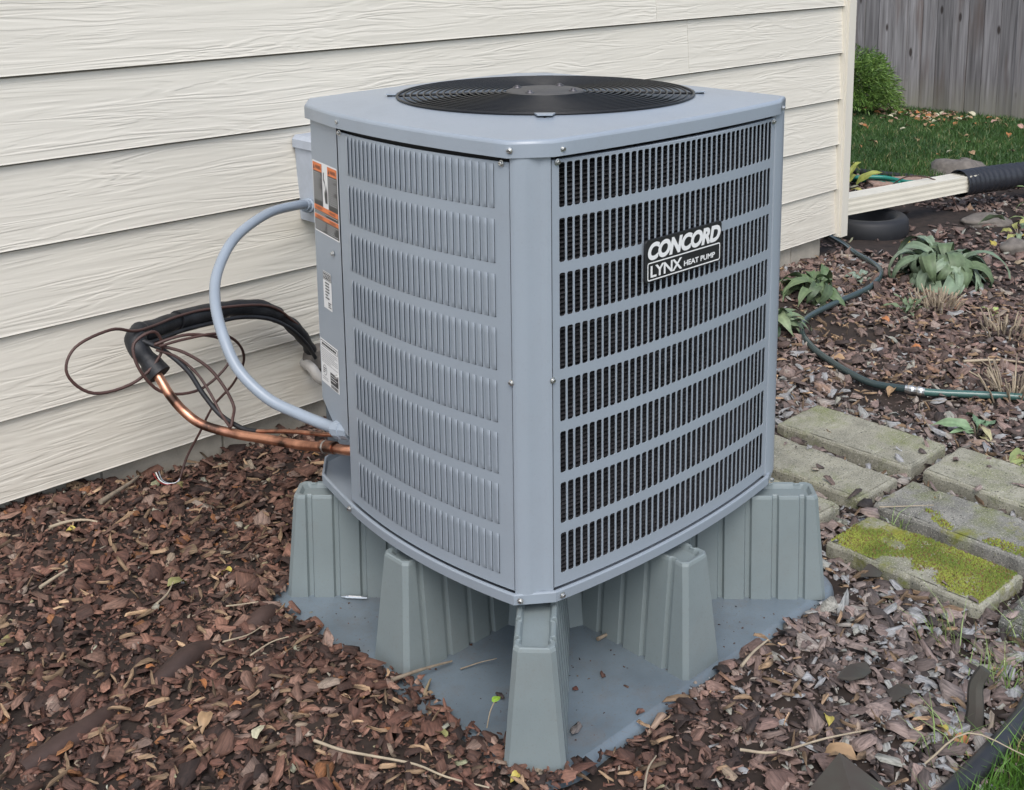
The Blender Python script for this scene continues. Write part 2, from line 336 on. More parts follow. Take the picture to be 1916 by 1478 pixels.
# ------------------------------------------------------------------ ground
def sstep(x, a, b):
    t = np.clip((x-a)/(b-a), 0, 1); return t*t*(3-2*t)
_g = [rng.random((256, 256)) for _ in range(3)]
def vnoise(x, y, s, k=0):
    x = np.asarray(x, float)*s+100; y = np.asarray(y, float)*s+100
    i = np.floor(x).astype(int); j = np.floor(y).astype(int); u = x-i; v = y-j; u = u*u*(3-2*u); v = v*v*(3-2*v)
    g = _g[k]; a = g[i % 256, j % 256]; b = g[(i+1) % 256, j % 256]; c = g[i % 256, (j+1) % 256]; d = g[(i+1) % 256, (j+1) % 256]
    return (a*(1-u)+b*u)*(1-v)+(c*(1-u)+d*u)*v
PX0, PX1, PY0, PY1 = -.545, .555, -.575, .455       # plastic pad footprint
def gz(x, y):
    x = np.asarray(x, float); y = np.asarray(y, float)
    h = .062*sstep(y, .1, 1.2)*sstep(-x, .05, 1.0)+.012*sstep(y, .1, 1.1)*sstep(x, -1.0, .3)*(1-sstep(x, 3.2, 3.8))
    h = h+.026*sstep(-x, .42, .62)*(1-sstep(np.abs(x+y+1.0), .0, 2.2)*.4)
    h = h-.012*sstep(x, .0, .5)
    h = h+(vnoise(x, y, 3, 0)-.5)*.022+(vnoise(x, y, 9, 1)-.5)*.012
    far = sstep(np.hypot(x, y), 9, 14); h = h*(1-far)
    inside = sstep(x, PX0-.01, PX0+.05)*(1-sstep(x, PX1-.05, PX1+.0))*sstep(y, PY0-.0, PY0+.05)*(1-sstep(y, PY1-.05, PY1+.01))
    return h*(1-inside)-.05*inside
def g1(x, y): return float(gz(x, y))
def grid_mesh(xs, ys, dz=0.0, mask=None):
    X, Y = np.meshgrid(xs, ys, indexing='ij'); Z = gz(X, Y)+dz
    nx, ny = len(xs), len(ys); V = np.stack([X, Y, Z], -1).reshape(-1, 3)
    I = np.arange(nx*ny).reshape(nx, ny)
    F = np.stack([I[:-1, :-1], I[1:, :-1], I[1:, 1:], I[:-1, 1:]], -1).reshape(-1, 4)
    if mask is not None:
        c = V[F].mean(1); F = F[mask(c[:, 0], c[:, 1])]
    return V, F
def np_mesh(name, V, F, mats, smooth=False, attrs=None, parent=None):
    me = bpy.data.meshes.new(name); V = np.asarray(V, np.float32); F = np.asarray(F, np.int32); k = F.shape[1]
    me.vertices.add(len(V)); me.vertices.foreach_set('co', V.ravel())
    me.loops.add(F.size); me.loops.foreach_set('vertex_index', F.ravel())
    me.polygons.add(len(F)); me.polygons.foreach_set('loop_start', np.arange(0, F.size, k, dtype=np.int32))
    me.polygons.foreach_set('loop_total', np.full(len(F), k, np.int32))
    if smooth: me.polygons.foreach_set('use_smooth', np.ones(len(F), bool))
    for an, (ty, arr) in (attrs or {}).items():
        a = me.attributes.new(an, ty, 'POINT')
        a.data.foreach_set('color' if ty == 'FLOAT_COLOR' else 'vector', np.asarray(arr, np.float32).ravel())
    me.materials.append(M[mats]); me.update(calc_edges=True); me.validate()
    return link(name, me, parent)
fx = np.concatenate([[-200, -100, -50, -25, -12, -7, -4], np.arange(-2.6, 3.6, .04), np.arange(3.6, 9, .12), [10, 12, 16, 25, 50, 100, 200]])
fy = np.concatenate([[-200, -100, -50, -25, -12, -7, -4], np.arange(-2.6, 1.4, .04), np.arange(1.4, 6, .12), [7, 9, 12, 25, 50, 100, 200]])
V, F = grid_mesh(fx, fy)
tag(np_mesh('ground', V, F, 'soil', True), kind='structure')
def far_edge(y): return 5.42+.10*np.sin(y*2.1)+np.clip(1.75-y, 0, 9)*1.9
def near_edge(x): return -1.13+.10*np.clip(x-.1, 0, 2)-.02*np.sin(x*5)
V, F = grid_mesh(np.concatenate([np.arange(5.2, 9.4, .1), [12, 20, 60, 200]]), np.concatenate([[-200, -60, -20, -8, -4], np.arange(-3, 7, .1), [12, 40, 200]]), .006, lambda x, y: x > far_edge(y)+.04)
tag(np_mesh('lawn', V, F, 'turf', True), kind='structure')
V, F = grid_mesh(np.concatenate([[-200, -50, -12, -5], np.arange(-3, 3, .05), [6, 20, 100]]), np.concatenate([[-200, -60, -20, -8, -4], np.arange(-3, -.8, .04)]), .005, lambda x, y: y < near_edge(x)-.02)
tag(np_mesh('lawn', V, F, 'turf', True), kind='structure')

# ------------------------------------------------------------------ house
WD = 1.19; XC = 3.40; STEP = .2338; Z0 = .110
house = tag(empty('house', (0, WD, 0)), 'house with cream wood-grain lap siding on a low concrete block foundation', 'house')
def board(x0, x1, z, h=STEP):
    mb = MB(); th = .007; lean = .012
    # bottom edge stands proud, top tucks under the course above
    pr = [(-lean-th, z), (-lean-th+.0015, z+.004), (-.003, z+h-.0075), (.011, z+h-.0035), (.013, z+h+.012), (-lean+.002, z)]
    xs = np.linspace(x0, x1, 9); vs = []
    for x in xs:
        wob = (vnoise(x, z*7, 2.2, 2)-.5)*.0022
        for k, (y, zz) in enumerate(pr): vs.append((x, y+(wob if k < 3 else 0), zz))
    n = len(pr)
    fs = [(i*n+k, (i+1)*n+k, (i+1)*n+(k+1) % n, i*n+(k+1) % n) for i in range(8) for k in range(n)]
    mb.add(vs, fs); mb.add(vs[:n], [tuple(range(n))]); mb.add(vs[-n:], [tuple(range(n))[::-1]])
    return mb.build('siding_board', 'siding', house)
joints = {0: [-2.3, 1.35, 3.34], 1: [-2.3, .62, 3.34], 2: [-2.3, -1.2, 3.34], 3: [-2.3, .33, 3.34], 4: [-2.3, 2.1, 3.34], 5: [-2.3, 1.88, 3.34], 6: [-2.3, .79, 3.34], 7: [-2.3, 2.4, 3.34], 8: [-2.3, 0, 3.34], 9: [-2.3, 1, 3.34], 10: [-2.3, 2, 3.34]}
for k in range(11):
    j = [-5.0]+joints[k]
    for a, b in zip(j[:-1], j[1:]): board(a+.0008, b-.0008, Z0+k*STEP)
mb = MB(); mb.box((-5, .017, Z0-.02), (XC-.06, .10, 2.75)); mb.build('sheathing', 'mortar', house)
mb = MB()   # corner trim: wide outer stile, J channel on its inner side, returned round the corner
mb.box((XC-.050, -.042, Z0-.022), (XC+.012, -.020, 2.75)); mb.box((XC-.062, -.030, Z0-.018), (XC-.0505, -.004, 2.75))
mb.box((XC-.010, -.0195, Z0-.022), (XC+.012, .09, 2.75))
mb.build('corner_trim', 'trim', house)
for k in range(11):   # gable side returning away from the camera
    mb = MB(); z = Z0+k*STEP; mb.add([(XC-.004, .095, z+STEP+.01), (XC+.010, .095, z), (XC+.010, 5, z), (XC-.004, 5, z+STEP+.01)], [(0, 1, 2, 3)]); mb.build('siding_board', 'siding', house)
x = -5.0; k = 0
while x < 3.25:
    x1 = min(x+.40, 3.27); mb = MB(); d = random.uniform(-.0015, .0015)
    mb.box((x+.004, .026+d, -.30), (x1-.004, .2, Z0-.012)); mb.build('foundation_block', 'foundation', house); x = x1
mb = MB(); mb.box((-5, .031, -.3), (3.265, .19, Z0-.014)); mb.build('mortar_bed', 'mortar', house)
mb = MB(); mb.box((3.07, .2, -.3), (3.27, 5, Z0-.012)); mb.build('foundation_block', 'foundation', house)

# ------------------------------------------------------------------ fence
fence = tag(empty('wooden_fence', (8.4, 2, 0)), 'weathered grey board fence standing at the far side of the lawn', 'fence')
y = -2.2
while y < 6.0:
    wd = .142+random.uniform(-.004, .006); mb = MB(); t0 = random.uniform(-.006, .006); zb = g1(8.4, y)-.03; tp = 1.83+random.uniform(-.01, .01)
    a, b = y-2, y-2+wd; c = .025
    pr = [(a, zb), (b, zb), (b, tp-c), (b-c, tp), (a+c, tp), (a, tp-c)]
    vs = [(t0, p, q) for p, q in pr]+[(t0+.017, p, q) for p, q in pr]
    mb.add(vs, [(5, 4, 3, 2, 1, 0), (6, 7, 8, 9, 10, 11)]+[(i, (i+1) % 6, 6+(i+1) % 6, 6+i) for i in range(6)])
    mb.build('fence_board', 'fence', fence); y += wd+random.uniform(.003, .007)
for z in (.3, 1.0, 1.6):
    mb = MB(); mb.box((.024, -4.2, z), (.062, 4, z+.09)); mb.build('fence_rail', 'fence', fence)
for yy in (-4.1, -1.7, .7, 3.1):
    mb = MB(); mb.box((.064, yy, -.2), (.154, yy+.09, 1.85)); mb.build('fence_post', 'fence', fence)

# ------------------------------------------------------------------ heat pump
ZB, ZT = .310, 1.210
BOW = .030
def bowline(a, b, nrm, n, bow=BOW):
    out = []
    for i in range(n+1):
        t = i/n; k = bow*(1-(2*t-1)**2); out.append((a[0]+(b[0]-a[0])*t+nrm[0]*k, a[1]+(b[1]-a[1])*t+nrm[1]*k))
    return out
P1, P2, P3, P3b = (-.435, -.389), (-.370, -.437), (.372, -.435), (.435, -.405)
P4, P5, P6 = (-.434, .176), (-.395, .339), (-.335, .415)
def outline(off=0, bow=BOW):
    """full plan, counter clockwise seen from above"""
    L = bowline(P4, P1, (-1, 0), 16, bow)+bowline(P2, P3, (0, -1), 16, bow)+bowline(P3b, (.435, .38), (1, 0), 12, bow)+bowline((.375, .435), P6, (0, 1), 12, bow)+[P5]
    n = len(L); out = []
    for i in range(n):
        a, b, c = Vector(L[i-1]), Vector(L[i]), Vector(L[(i+1) % n])
        d1 = (b-a).normalized(); d2 = (c-b).normalized(); n1 = Vector((d1.y, -d1.x)); n2 = Vector((d2.y, -d2.x))
        nn = (n1+n2).normalized(); q = off/max(.5, nn.dot(n1)); out.append((b.x+nn.x*q, b.y+nn.y*q))
    return out
hp = tag(empty('heat_pump', (0, 0, .285)), 'blue-grey outdoor heat pump cabinet standing on the plastic stand', 'heat pump')
HZ = -.285   # children are written in world height, shifted to the empty
def hpb(mb, name, mats, parent=hp, smooth=None):
    o = mb.build(name, mats, parent)
    if parent is hp: o.location = (0, 0, HZ)
    return o
# base pan
mb = MB(); o1 = outline(.010); o2 = outline(.0085); o3 = outline(.004)
loft(mb, [[(x, y, ZB-.026) for x, y in outline(.002)], [(x, y, ZB-.024) for x, y in o2], [(x, y, ZB-.003) for x, y in o1], [(x, y, ZB) for x, y in o2], [(x, y, ZB) for x, y in o3], [(x, y, ZB-.014) for x, y in outline(.002)]], smooth=False)
mb.add([(x, y, ZB-.014) for x, y in outline(.002)], [tuple(range(len(o1)))])
mb.add([(x, y, ZB-.026) for x, y in outline(.002)], [tuple(range(len(o1)))[::-1]])
hpb(mb, 'base_pan', 'unit')
# rounded corner posts
def post(pts, name='corner_post', z0=ZB-.004, z1=ZT+.006):
    mb = MB(); n = len(pts); inn = []
    c = Vector((0, 0))
    vs = [(x, y, z0) for x, y in pts]+[(x, y, z1) for x, y in pts]
    mb.add(vs, [(i, i+1, n+i+1, n+i) for i in range(n-1)], 0, True)
    k = .985; vi = [(x*k, y*k, z) for z in (z0, z1) for x, y in pts]
    mb.add(vi, [(n+i, n+i+1, i+1, i) for i in range(n-1)], 0)
    mb.add([vs[0], vs[n], vi[n], vi[0]], [(0, 1, 2, 3)]); mb.add([vs[n-1], vs[2*n-1], vi[2*n-1], vi[n-1]], [(3, 2, 1, 0)])
    return hpb(mb, name, 'unit')
def rounded(a, p, b, r=4):
    a, p, b = Vector(a), Vector(p), Vector(b); return [tuple(((1-t)**2*a+2*t*(1-t)*p+t*t*b)) for t in [i/r for i in range(r+1)]]
g = .0025
post([(P1[0]-.001, P1[1]-g)]+rounded((P1[0]+.0, P1[1]-.008), (P1[0]+.006, P1[1]-.018), (P1[0]+.022, P1[1]-.028))+rounded((P2[0]-.020, P2[1]+.014), (P2[0]-.010, P2[1]+.001), (P2[0]-.004, P2[1]))+[(P2[0]-g, P2[1]-.001)])
post([(P3[0]+g, P3[1]-.001)]+rounded((P3[0]+.012, P3[1]-.001), (P3b[0], P3[1]+.002), (P3b[0], P3b[1]))+[(P3b[0], P3b[1]+.005)])
post([(.435, .383), (.425, .41), (.40, .43), (.378, .436)])
# black sheet added inside the panels so the seams read as dark gaps
mb = MB(); li = outline(-.012)[:18]; n = 18
mb.add([(x, y, ZB) for x, y in li]+[(x, y, ZT+.012) for x, y in li], [(i, i+1, n+i+1, n+i) for i in range(n-1)])   # left side and the front corner only
hpb(mb, 'seam_dark_sheet', 'dark')
# left louvred panel
def arcmap(a, b, nrm, bow):
    """t in 0..1 along the chord -> point and normal on the bowed sheet"""
    a, b, nrm = Vector(a), Vector(b), Vector(nrm)
    def f(t, out=0):
        k = bow*(1-(2*t-1)**2); p = a+(b-a)*t+nrm*k
        d = (b-a)+nrm*(-4*bow*(2*t-1)); d.normalize(); n = Vector((d.y, -d.x)); 
        if n.dot(nrm) < 0: n = -n
        return p+n*out, d, n
    return f
fl = arcmap((P4[0], P4[1]-.002), (P1[0], P1[1]+.001), (-1, 0), BOW)
mb = MB(); n = 40; zt, zb = ZT-.011, ZB+.003
for side, o_ in ((0, 0.0), (1, -.003)):
    vs = []
    for i in range(n+1):
        p, d, nn = fl(i/n, o_); vs += [(p.x, p.y, zb), (p.x, p.y, zt)]
    fs = [(2*i, 2*i+2, 2*i+3, 2*i+1) for i in range(n)]
    mb.add(vs, fs if side == 0 else [f[::-1] for f in fs], 0, True)
A = [fl(i/n, 0)[0] for i in range(n+1)]; B = [fl(i/n, -.003)[0] for i in range(n+1)]
for z, fl_ in ((zt, 1), (zb, 0)):
    vs = [(p.x, p.y, z) for p in A]+[(p.x, p.y, z) for p in B]
    fs = [(i, i+1, n+2+i, n+1+i) for i in range(n)]; mb.add(vs, fs if fl_ else [f[::-1] for f in fs])
for i in (0, n):
    q = [(A[i].x, A[i].y, zb), (A[i].x, A[i].y, zt), (B[i].x, B[i].y, zt), (B[i].x, B[i].y, zb)]; mb.add(q, [(0, 1, 2, 3)])
panel = hpb(mb, 'side_panel', 'unit')
# one pressed louver: flush on its far edge, near edge and corner painted dark for the shade of an opening
LH, LW, LD = .088, .0140, .0036
mb = MB(); nu, nv = 6, 12; vs = []
for j in range(nv+1):
    v = -LH/2+LH*j/nv; e = LH/2-abs(v); env = math.sqrt(max(0, min(1, e/.010)*(2-min(1, e/.010))))
    for i in range(nu+1):
        u = i/nu; uu = u*LW*(1 if e > .004 else .86)
        h = LD*env*((min(1, u/.85))**.8 if u < .86 else 1-.25*((u-.86)/.14)**1.5)
        vs.append((uu-LW/2, h+.0003, v))
fs = [(j*(nu+1)+i, j*(nu+1)+i+1, (j+1)*(nu+1)+i+1, (j+1)*(nu+1)+i) for j in range(nv) for i in range(nu)]
fs = [f[::-1] for f in fs]
mb.add(vs, fs, 0, True)
rim = [vs[j*(nu+1)+nu] for j in range(nv+1)]
vv = rim+[(LW/2-.0008, .0002, r[2]) for r in rim]
mb.add(vv, [(j, j+1, nv+2+j, nv+1+j) for j in range(nv)], 2)
mb.add([(LW/2-.005, .0005, -LH/2-.0003), (LW/2+.0003, .0005, -LH/2+.0005), (LW/2+.0003, .0005, -LH/2+.003), (LW/2-.003, .0005, -LH/2+.001)], [(0, 1, 2, 3)], 1)
me0 = None
ROWS = [1.150-.1095*k for k in range(8)]
for r in ROWS:
    for k in range(28):
        t = (k+.5)/28*.868+.074
        p, d, nn = fl(t, 0)
        mw = Matrix(((d.x, nn.x, 0, p.x), (d.y, nn.y, 0, p.y), (0, 0, 1, r), (0, 0, 0, 1)))
        if me0 is None: o = mb.build('louver', ['unit', 'seam', 'slit_shade'], panel, mw); me0 = o.data
        else: link('louver', me0, panel, mw)
# front grille: a bowed sheet pierced by 8 rows of 38 slots
ff = arcmap((P2[0]+.001, P2[1]), (P3[0]-.001, P3[1]), (0, -1), BOW)
X0, X1 = P2[0]+.001, P3[0]-.001; W_ = X1-X0
mb = MB(); NC = 38; pitch = .0187; s0 = -NC*pitch/2+.001; hw, hh, rc = .0072, .0440, .0042
def fp(s, z, o_=0):
    t = (s-X0)/W_; p, d, nn = ff(t, o_); return (p.x, p.y, z)
# dedicated cell pattern with 16 matching points on slot and cell rims
def slot_loop(cx, cz):
    pts = []
    for (sx, sz, a0) in ((1, -1, -PI/2), (1, 1, 0), (-1, 1, PI/2), (-1, -1, PI)):
        for k in range(4):
            a = a0+k*PI/6; pts.append((cx+sx*(hw-rc)+rc*math.cos(a), cz+sz*(hh-rc)+rc*math.sin(a)))
    return pts
def cell_loop(cx, cz, x0, x1, z0, z1):
    pts = []
    for (X, Z, q) in ((x1, z0, 0), (x1, z1, 1), (x0, z1, 2), (x0, z0, 3)):
        sx = 1 if X > cx else -1; sz = 1 if Z > cz else -1
        a = (cx+sx*(hw-rc), Z); b = (X, cz+sz*(hh-rc))
        m1 = (X, Z)
        if q in (0, 2): pts += [a, ((a[0]+X)/2, Z), m1, b] if q == 0 else [a, ((a[0]+X)/2, Z), m1, b]
        else: pts += [b, m1, ((a[0]+X)/2, Z), a]
    return pts
zr = [ZT-.011]+[(ROWS[i]+ROWS[i+1])/2 for i in range(7)]+[ZB+.003]
for r in range(8):
    z1, z0 = zr[r], zr[r+1]
    for c in range(NC):
        cx = s0+(c+.5)*pitch; x0, x1 = cx-pitch/2, cx+pitch/2; cz = ROWS[r]
        sl = slot_loop(cx, cz); ce = cell_loop(cx, cz, x0, x1, z0, z1); n = 16
        for o_, flip in ((0, 0), (-.0016, 1)):
            vs = [fp(a, b, o_) for a, b in ce]+[fp(a, b, o_) for a, b in sl]
            fs = [(i, (i+1) % n, n+(i+1) % n, n+i) for i in range(n)]
            mb.add(vs, [f[::-1] for f in fs] if flip else fs)
        vs = [fp(a, b, 0) for a, b in sl]+[fp(a, b, -.0016) for a, b in sl]
        mb.add(vs, [(i, (i+1) % n, n+(i+1) % n, n+i) for i in range(n)])
for a, b in ((X0, s0), (s0+NC*pitch, X1)):
    mb.add([fp(a, zr[8]), fp(b, zr[8]), fp(b, zr[0]), fp(a, zr[0])], [(0, 1, 2, 3)])
    mb.add([fp(a, zr[8], -.0016), fp(b, zr[8], -.0016), fp(b, zr[0], -.0016), fp(a, zr[0], -.0016)], [(3, 2, 1, 0)])
n = 30     # rolled top edge
vs = [fp(X0+W_*i/n, zr[0]) for i in range(n+1)]+[fp(X0+W_*i/n, zr[0]+.0015, -.001) for i in range(n+1)]+[fp(X0+W_*i/n, zr[0]+.0015, -.012) for i in range(n+1)]
mb.add(vs, [(i, i+1, n+2+i, n+1+i) for i in range(n)]+[(n+1+i, n+2+i, 2*n+3+i, 2*n+2+i) for i in range(n)])
grille = hpb(mb, 'front_grille', 'unit')
# right side (faces away): plain bowed sheet, and back
mb = MB(); R_ = bowline((.435, -.40), (.435, .38), (1, 0), 12); n = len(R_)
mb.add([(x, y, ZB) for x, y in R_]+[(x, y, ZT) for x, y in R_], [(i, i+1, n+i+1, n+i) for i in range(n-1)], 0, True); hpb(mb, 'side_panel', 'unit')
mb = MB(); R_ = bowline((.375, .435), P6, (0, 1), 12); n = len(R_)
mb.add([(x, y, ZB) for x, y in R_]+[(x, y, ZT) for x, y in R_], [(i, i+1, n+i+1, n+i) for i in range(n-1)], 0, True); hpb(mb, 'back_panel', 'unit')
# coil behind the grille: backing block and stacked fin tubes
def coil_line(off): return [ff(t, off)[0] for t in np.linspace(.0, 1., 25)]
mb = MB(); ln = coil_line(-.050); n = 25
mb.add([(p.x, p.y, ZB) for p in ln]+[(p.x, p.y, ZT+.01) for p in ln], [(i, i+1, n+i+1, n+i) for i in range(n-1)]); 
for sx in (0, -1): p = ln[sx]; mb.add([(p.x, p.y, ZB), (p.x, p.y, ZT), (p.x, p.y+.04 if sx else p.y-.04, ZT), (p.x, p.y-.04, ZB)], [(0, 1, 2, 3)])
coil = hpb(mb, 'coil', 'dark')
mb = MB(); z = ZB+.012
lA, lB, lC = coil_line(-.0245), coil_line(-.030), coil_line(-.038)
while z < ZT:
    j = random.uniform(-.0004, .0004); vs = [(p.x, p.y, z+.0040+j) for p in lC]+[(p.x, p.y, z+.0028+j) for p in lB]+[(p.x, p.y, z+.0006+j) for p in lA]+[(p.x, p.y, z-.0006+j) for p in lA]+[(p.x, p.y, z-.0006+j) for p in lC]
    fs = []
    for k in range(4): fs += [((k+1)*n+i, (k+1)*n+i+1, k*n+i+1, k*n+i) for i in range(n-1)]
    mb.add(vs, fs); z += .0094
o = hpb(mb, 'coil_fins', 'coil', coil); tag(o, kind='stuff')
# control box at the back left corner
dcb = (Vector(P5)-Vector(P4)).normalized(); ncb = Vector((-dcb.y, dcb.x)); ncb = ncb if ncb.x < 0 else -ncb
LCB = (Vector(P5)-Vector(P4)).length
zc4, zc5 = .490, .500
mb = MB(); a4 = Vector(P4)+dcb*.003; a5 = Vector(P5); a6 = Vector(P6)+Vector((.03, .0))
ztp = ZT+.006
mb.add([(a4.x, a4.y, .470), (a4.x, a4.y, ztp), (a5.x, a5.y, ztp), (a5.x, a5.y, .512), (P4[0]+dcb.x*.10, P4[1]+dcb.y*.10, .470)], [(0, 4, 3, 2, 1)][:1])
mb.add([(a5.x, a5.y, .512), (a5.x, a5.y, ztp), (a6.x, a6.y, ztp), (a6.x, a6.y, .512)], [(3, 2, 1, 0)])
bx = [(a4.x, a4.y), (P4[0]+dcb.x*.10, P4[1]+dcb.y*.10), (a5.x, a5.y), (a6.x, a6.y), (-.25, .3), (-.25, .15)]
mb.add([(x, y, .4705 if i in (0, 1) else .512) for i, (x, y) in enumerate(bx)], [(0, 1, 2, 3, 4, 5)][:1])
cbx = hpb(mb, 'control_box', 'unit')
mb = MB()   # recessed valve panel under the control box
mb.add([(P4[0]+.004, P4[1]-.004, ZB), (P4[0]+.004, P4[1]-.004, .48), (-.20, .30, .50), (-.20, .30, ZB)], [(0, 1, 2, 3)]); mb.add([(-.20, .30, ZB), (-.20, .30, .512), (-.30, .42, .512), (-.30, .42, ZB)], [(0, 1, 2, 3)]); hpb(mb, 'valve_panel', 'unit')
# labels stuck on the control box: local u to the viewer's right, v up
def lab_frame(s_right, z_bot, lift=.0008):
    o_ = Vector(P4)+dcb*s_right+ncb*lift
    return Matrix(((dcb.x*-1, 0, ncb.x, o_.x), (dcb.y*-1, 0, ncb.y, o_.y), (0, 1, 0, z_bot), (0, 0, 0, 1)))
class Flat(MB):
    def q(s, u0, v0, u1, v1, mi, d=0): s.add([(u0, v0, d), (u1, v0, d), (u1, v1, d), (u0, v1, d)], [(0, 1, 2, 3)], mi)
    def lines(s, u0, v0, u1, v1, n, mi, d, fill=.36):
        st = (v1-v0)/n
        for i in range(n):
            u = u0
            end = u1 if random.random() < .7 else u0+(u1-u0)*random.uniform(.5, .9)
            while u < end-.001:
                l = random.uniform(.003, .012); s.q(u, v0+i*st+st*(1-fill)/2, min(u+l, end), v0+i*st+st*(1+fill)/2, mi, d); u += l+.0012
    def text(s, body, u, v, w_, h_, mi, d, **k):
        V, F = text_mesh(body, w_, h_, **k); s.add([(a+u, b+v, d) for a, b, c in V], F, mi)
LM = ['white', 'lblack', 'orange', 'greyprint']
f = Flat(); Wd, Hd = .160, .172
def rrect(f, u0, v0, u1, v1, r, mi, d, mb=None):
    pts = []
    for cx, cy, a0 in ((u1-r, v0+r, -PI/2), (u1-r, v1-r, 0), (u0+r, v1-r, PI/2), (u0+r, v0+r, PI)):
        pts += [(cx+r*math.cos(a0+k*PI/8), cy+r*math.sin(a0+k*PI/8), d) for k in range(5)]
    f.add(pts, [tuple(range(20))], mi); return pts
rrect(f, 0, 0, Wd, Hd, .006, 0, 0)
D1, D2, D3 = .0004, .0007, .0010
f.q(.004, .066, .062, .168, 1, D1); f.q(.098, .066, .156, .168, 1, D1)
f.q(.004, .148, .062, .168, 2, D2); f.q(.098, .148, .156, .168, 2, D2)
for u in (.004, .098):
    f.add([(u+.004, .1515, D3), (u+.013, .1515, D3), (u+.0085, .1635, D3)], [(0, 1, 2)], 1); f.text('WARNING', u+.016, .153, .036, .009, 1, D3, bold=.01)
    f.lines(u+.003, .078, u+.055, .146, 14, 0, D2, .26)
# hand struck by a bolt in the middle white panel
f.add([(.070, .150, D1), (.076, .150, D1), (.073, .136, D1), (.080, .128, D1), (.072, .112, D1), (.075, .126, D1), (.068, .132, D1)], [(0, 6, 5, 4, 3, 2, 1)], 1)
f.add([(.078, .078, D1), (.092, .078, D1), (.093, .100, D1), (.091, .120, D1), (.088, .104, D1), (.086, .126, D1), (.083, .106, D1), (.081, .122, D1), (.078, .102, D1), (.074, .108, D1), (.074, .096, D1)], [(0, 1, 2, 3, 4, 5, 6, 7, 8, 9, 10)], 1)
f.q(.004, .044, .156, .064, 1, D1); f.q(.004, .054, .156, .066, 2, D2); f.text('WARNING', .016, .0565, .040, .0065, 1, D3, bold=.01); f.text('WARNING', .100, .0565, .040, .0065, 1, D3, bold=.01); f.lines(.007, .045, .152, .053, 2, 0, D2, .26)
f.q(.004, .004, .156, .042, 1, D1); f.q(.004, .033, .156, .043, 2, D2); f.text('WARNING', .016, .0345, .044, .006, 1, D3, bold=.01); f.text('WARNING', .100, .0345, .040, .006, 1, D3, bold=.01)
f.lines(.007, .006, .076, .031, 6, 0, D2, .26); f.lines(.084, .006, .152, .031, 6, 0, D2, .26)
o = f.build('warning_label', LM, cbx, lab_frame(.164, .939))
f = Flat(); f.q(0, 0, .054, .092, 0, 0); f.q(.001, .071, .053, .0905, 1, D1); f.q(.0025, .0725, .0515, .089, 0, D1+.0001); f.q(.004, .074, .050, .0875, 1, D2); f.text('NOTICE', .006, .0765, .042, .0085, 0, D3, bold=.012)
for i in range(6): f.text(['DATA', 'COIL', 'UNIT', 'FLUSH', 'WATER', 'ONLY'][i] if False else 'NOTICE'[0:0] or '|', .0, -.5, .0001, .0001, 1, -.01) if False else None
f.lines(.014, .024, .040, .068, 6, 1, D2, .45); f.lines(.030, .005, .050, .020, 3, 1, D2, .5)
f.build('notice_label', LM, cbx, lab_frame(.125, .756))
f = Flat(); f.q(0, 0, .116, .112, 0, 0)
f.q(.004, .094, .112, .108, 1, D1); f.q(.0055, .0955, .1105, .1065, 0, D2); f.lines(.012, .097, .104, .105, 1, 1, D3, .7)
f.lines(.005, .052, .110, .090, 8, 3, D1, .45)
f.q(.060, .012, .110, .040, 1, D1); f.lines(.064, .018, .106, .037, 3, 0, D2, .26)
pts = [(.024+.014*math.cos(a*PI/10), .034+.014*math.sin(a*PI/10), D1) for a in range(20)]; f.add(pts, [tuple(range(20))], 3)
pts = [(.024+.011*math.cos(a*PI/10), .034+.011*math.sin(a*PI/10), D2) for a in range(20)]; f.add(pts, [tuple(range(20))], 0)
f.lines(.016, .027, .033, .042, 3, 1, D3, .5); f.lines(.008, .008, .045, .018, 2, 3, D1, .5)
u = .062
while u < .108: l = random.uniform(.0008, .002); f.q(u, .002, u+l, .010, 1, D1); u += l+.0012
f.build('rating_plate_label', LM, cbx, lab_frame(.162, .558))
# badge
bd = Flat(); hwB, hhB = .129, .0455
pts = []
for cx, cy, a0 in ((hwB-.007, -hhB+.007, -PI/2), (hwB-.007, hhB-.007, 0), (-hwB+.007, hhB-.007, PI/2), (-hwB+.007, -hhB+.007, PI)):
    pts += [(cx+.007*math.cos(a0+k*PI/8), cy+.007*math.sin(a0+k*PI/8)) for k in range(5)]
loft(bd, [[(a, b, 0) for a, b in pts], [(a, b, .003) for a, b in pts], [(a*.994, b*.985, .0040) for a, b in pts]], 1, cap1=True)
bd.text('CONCORD', -.122, .0015, .246, .0375, 0, .0046, shear=.22, bold=.052, space=.95)
def rloop(u0, v0, u1, v1, r):
    o_ = []
    for cx, cy, a0 in ((u1-r, v0+r, -PI/2), (u1-r, v1-r, 0), (u0+r, v1-r, PI/2), (u0+r, v0+r, PI)):
        o_ += [(cx+r*math.cos(a0+k*PI/8), cy+r*math.sin(a0+k*PI/8), .0046) for k in range(5)]
    return o_
loft(bd, [rloop(-.123, -.042, .123, -.0025, .005), rloop(-.1203, -.0393, .1203, -.0052, .003)], 0)
bd.text('LYNX', -.113, -.0355, .104, .0250, 0, .0046, bold=.022, space=.9); bd.text('HEAT PUMP', -.003, -.0325, .108, .0120, 0, .0046, bold=.030)
bd.build('badge', LM, grille, Matrix(((1, 0, 0, -.004), (0, 0, -1, -.4680), (0, 1, 0, .9585), (0, 0, 0, 1))))
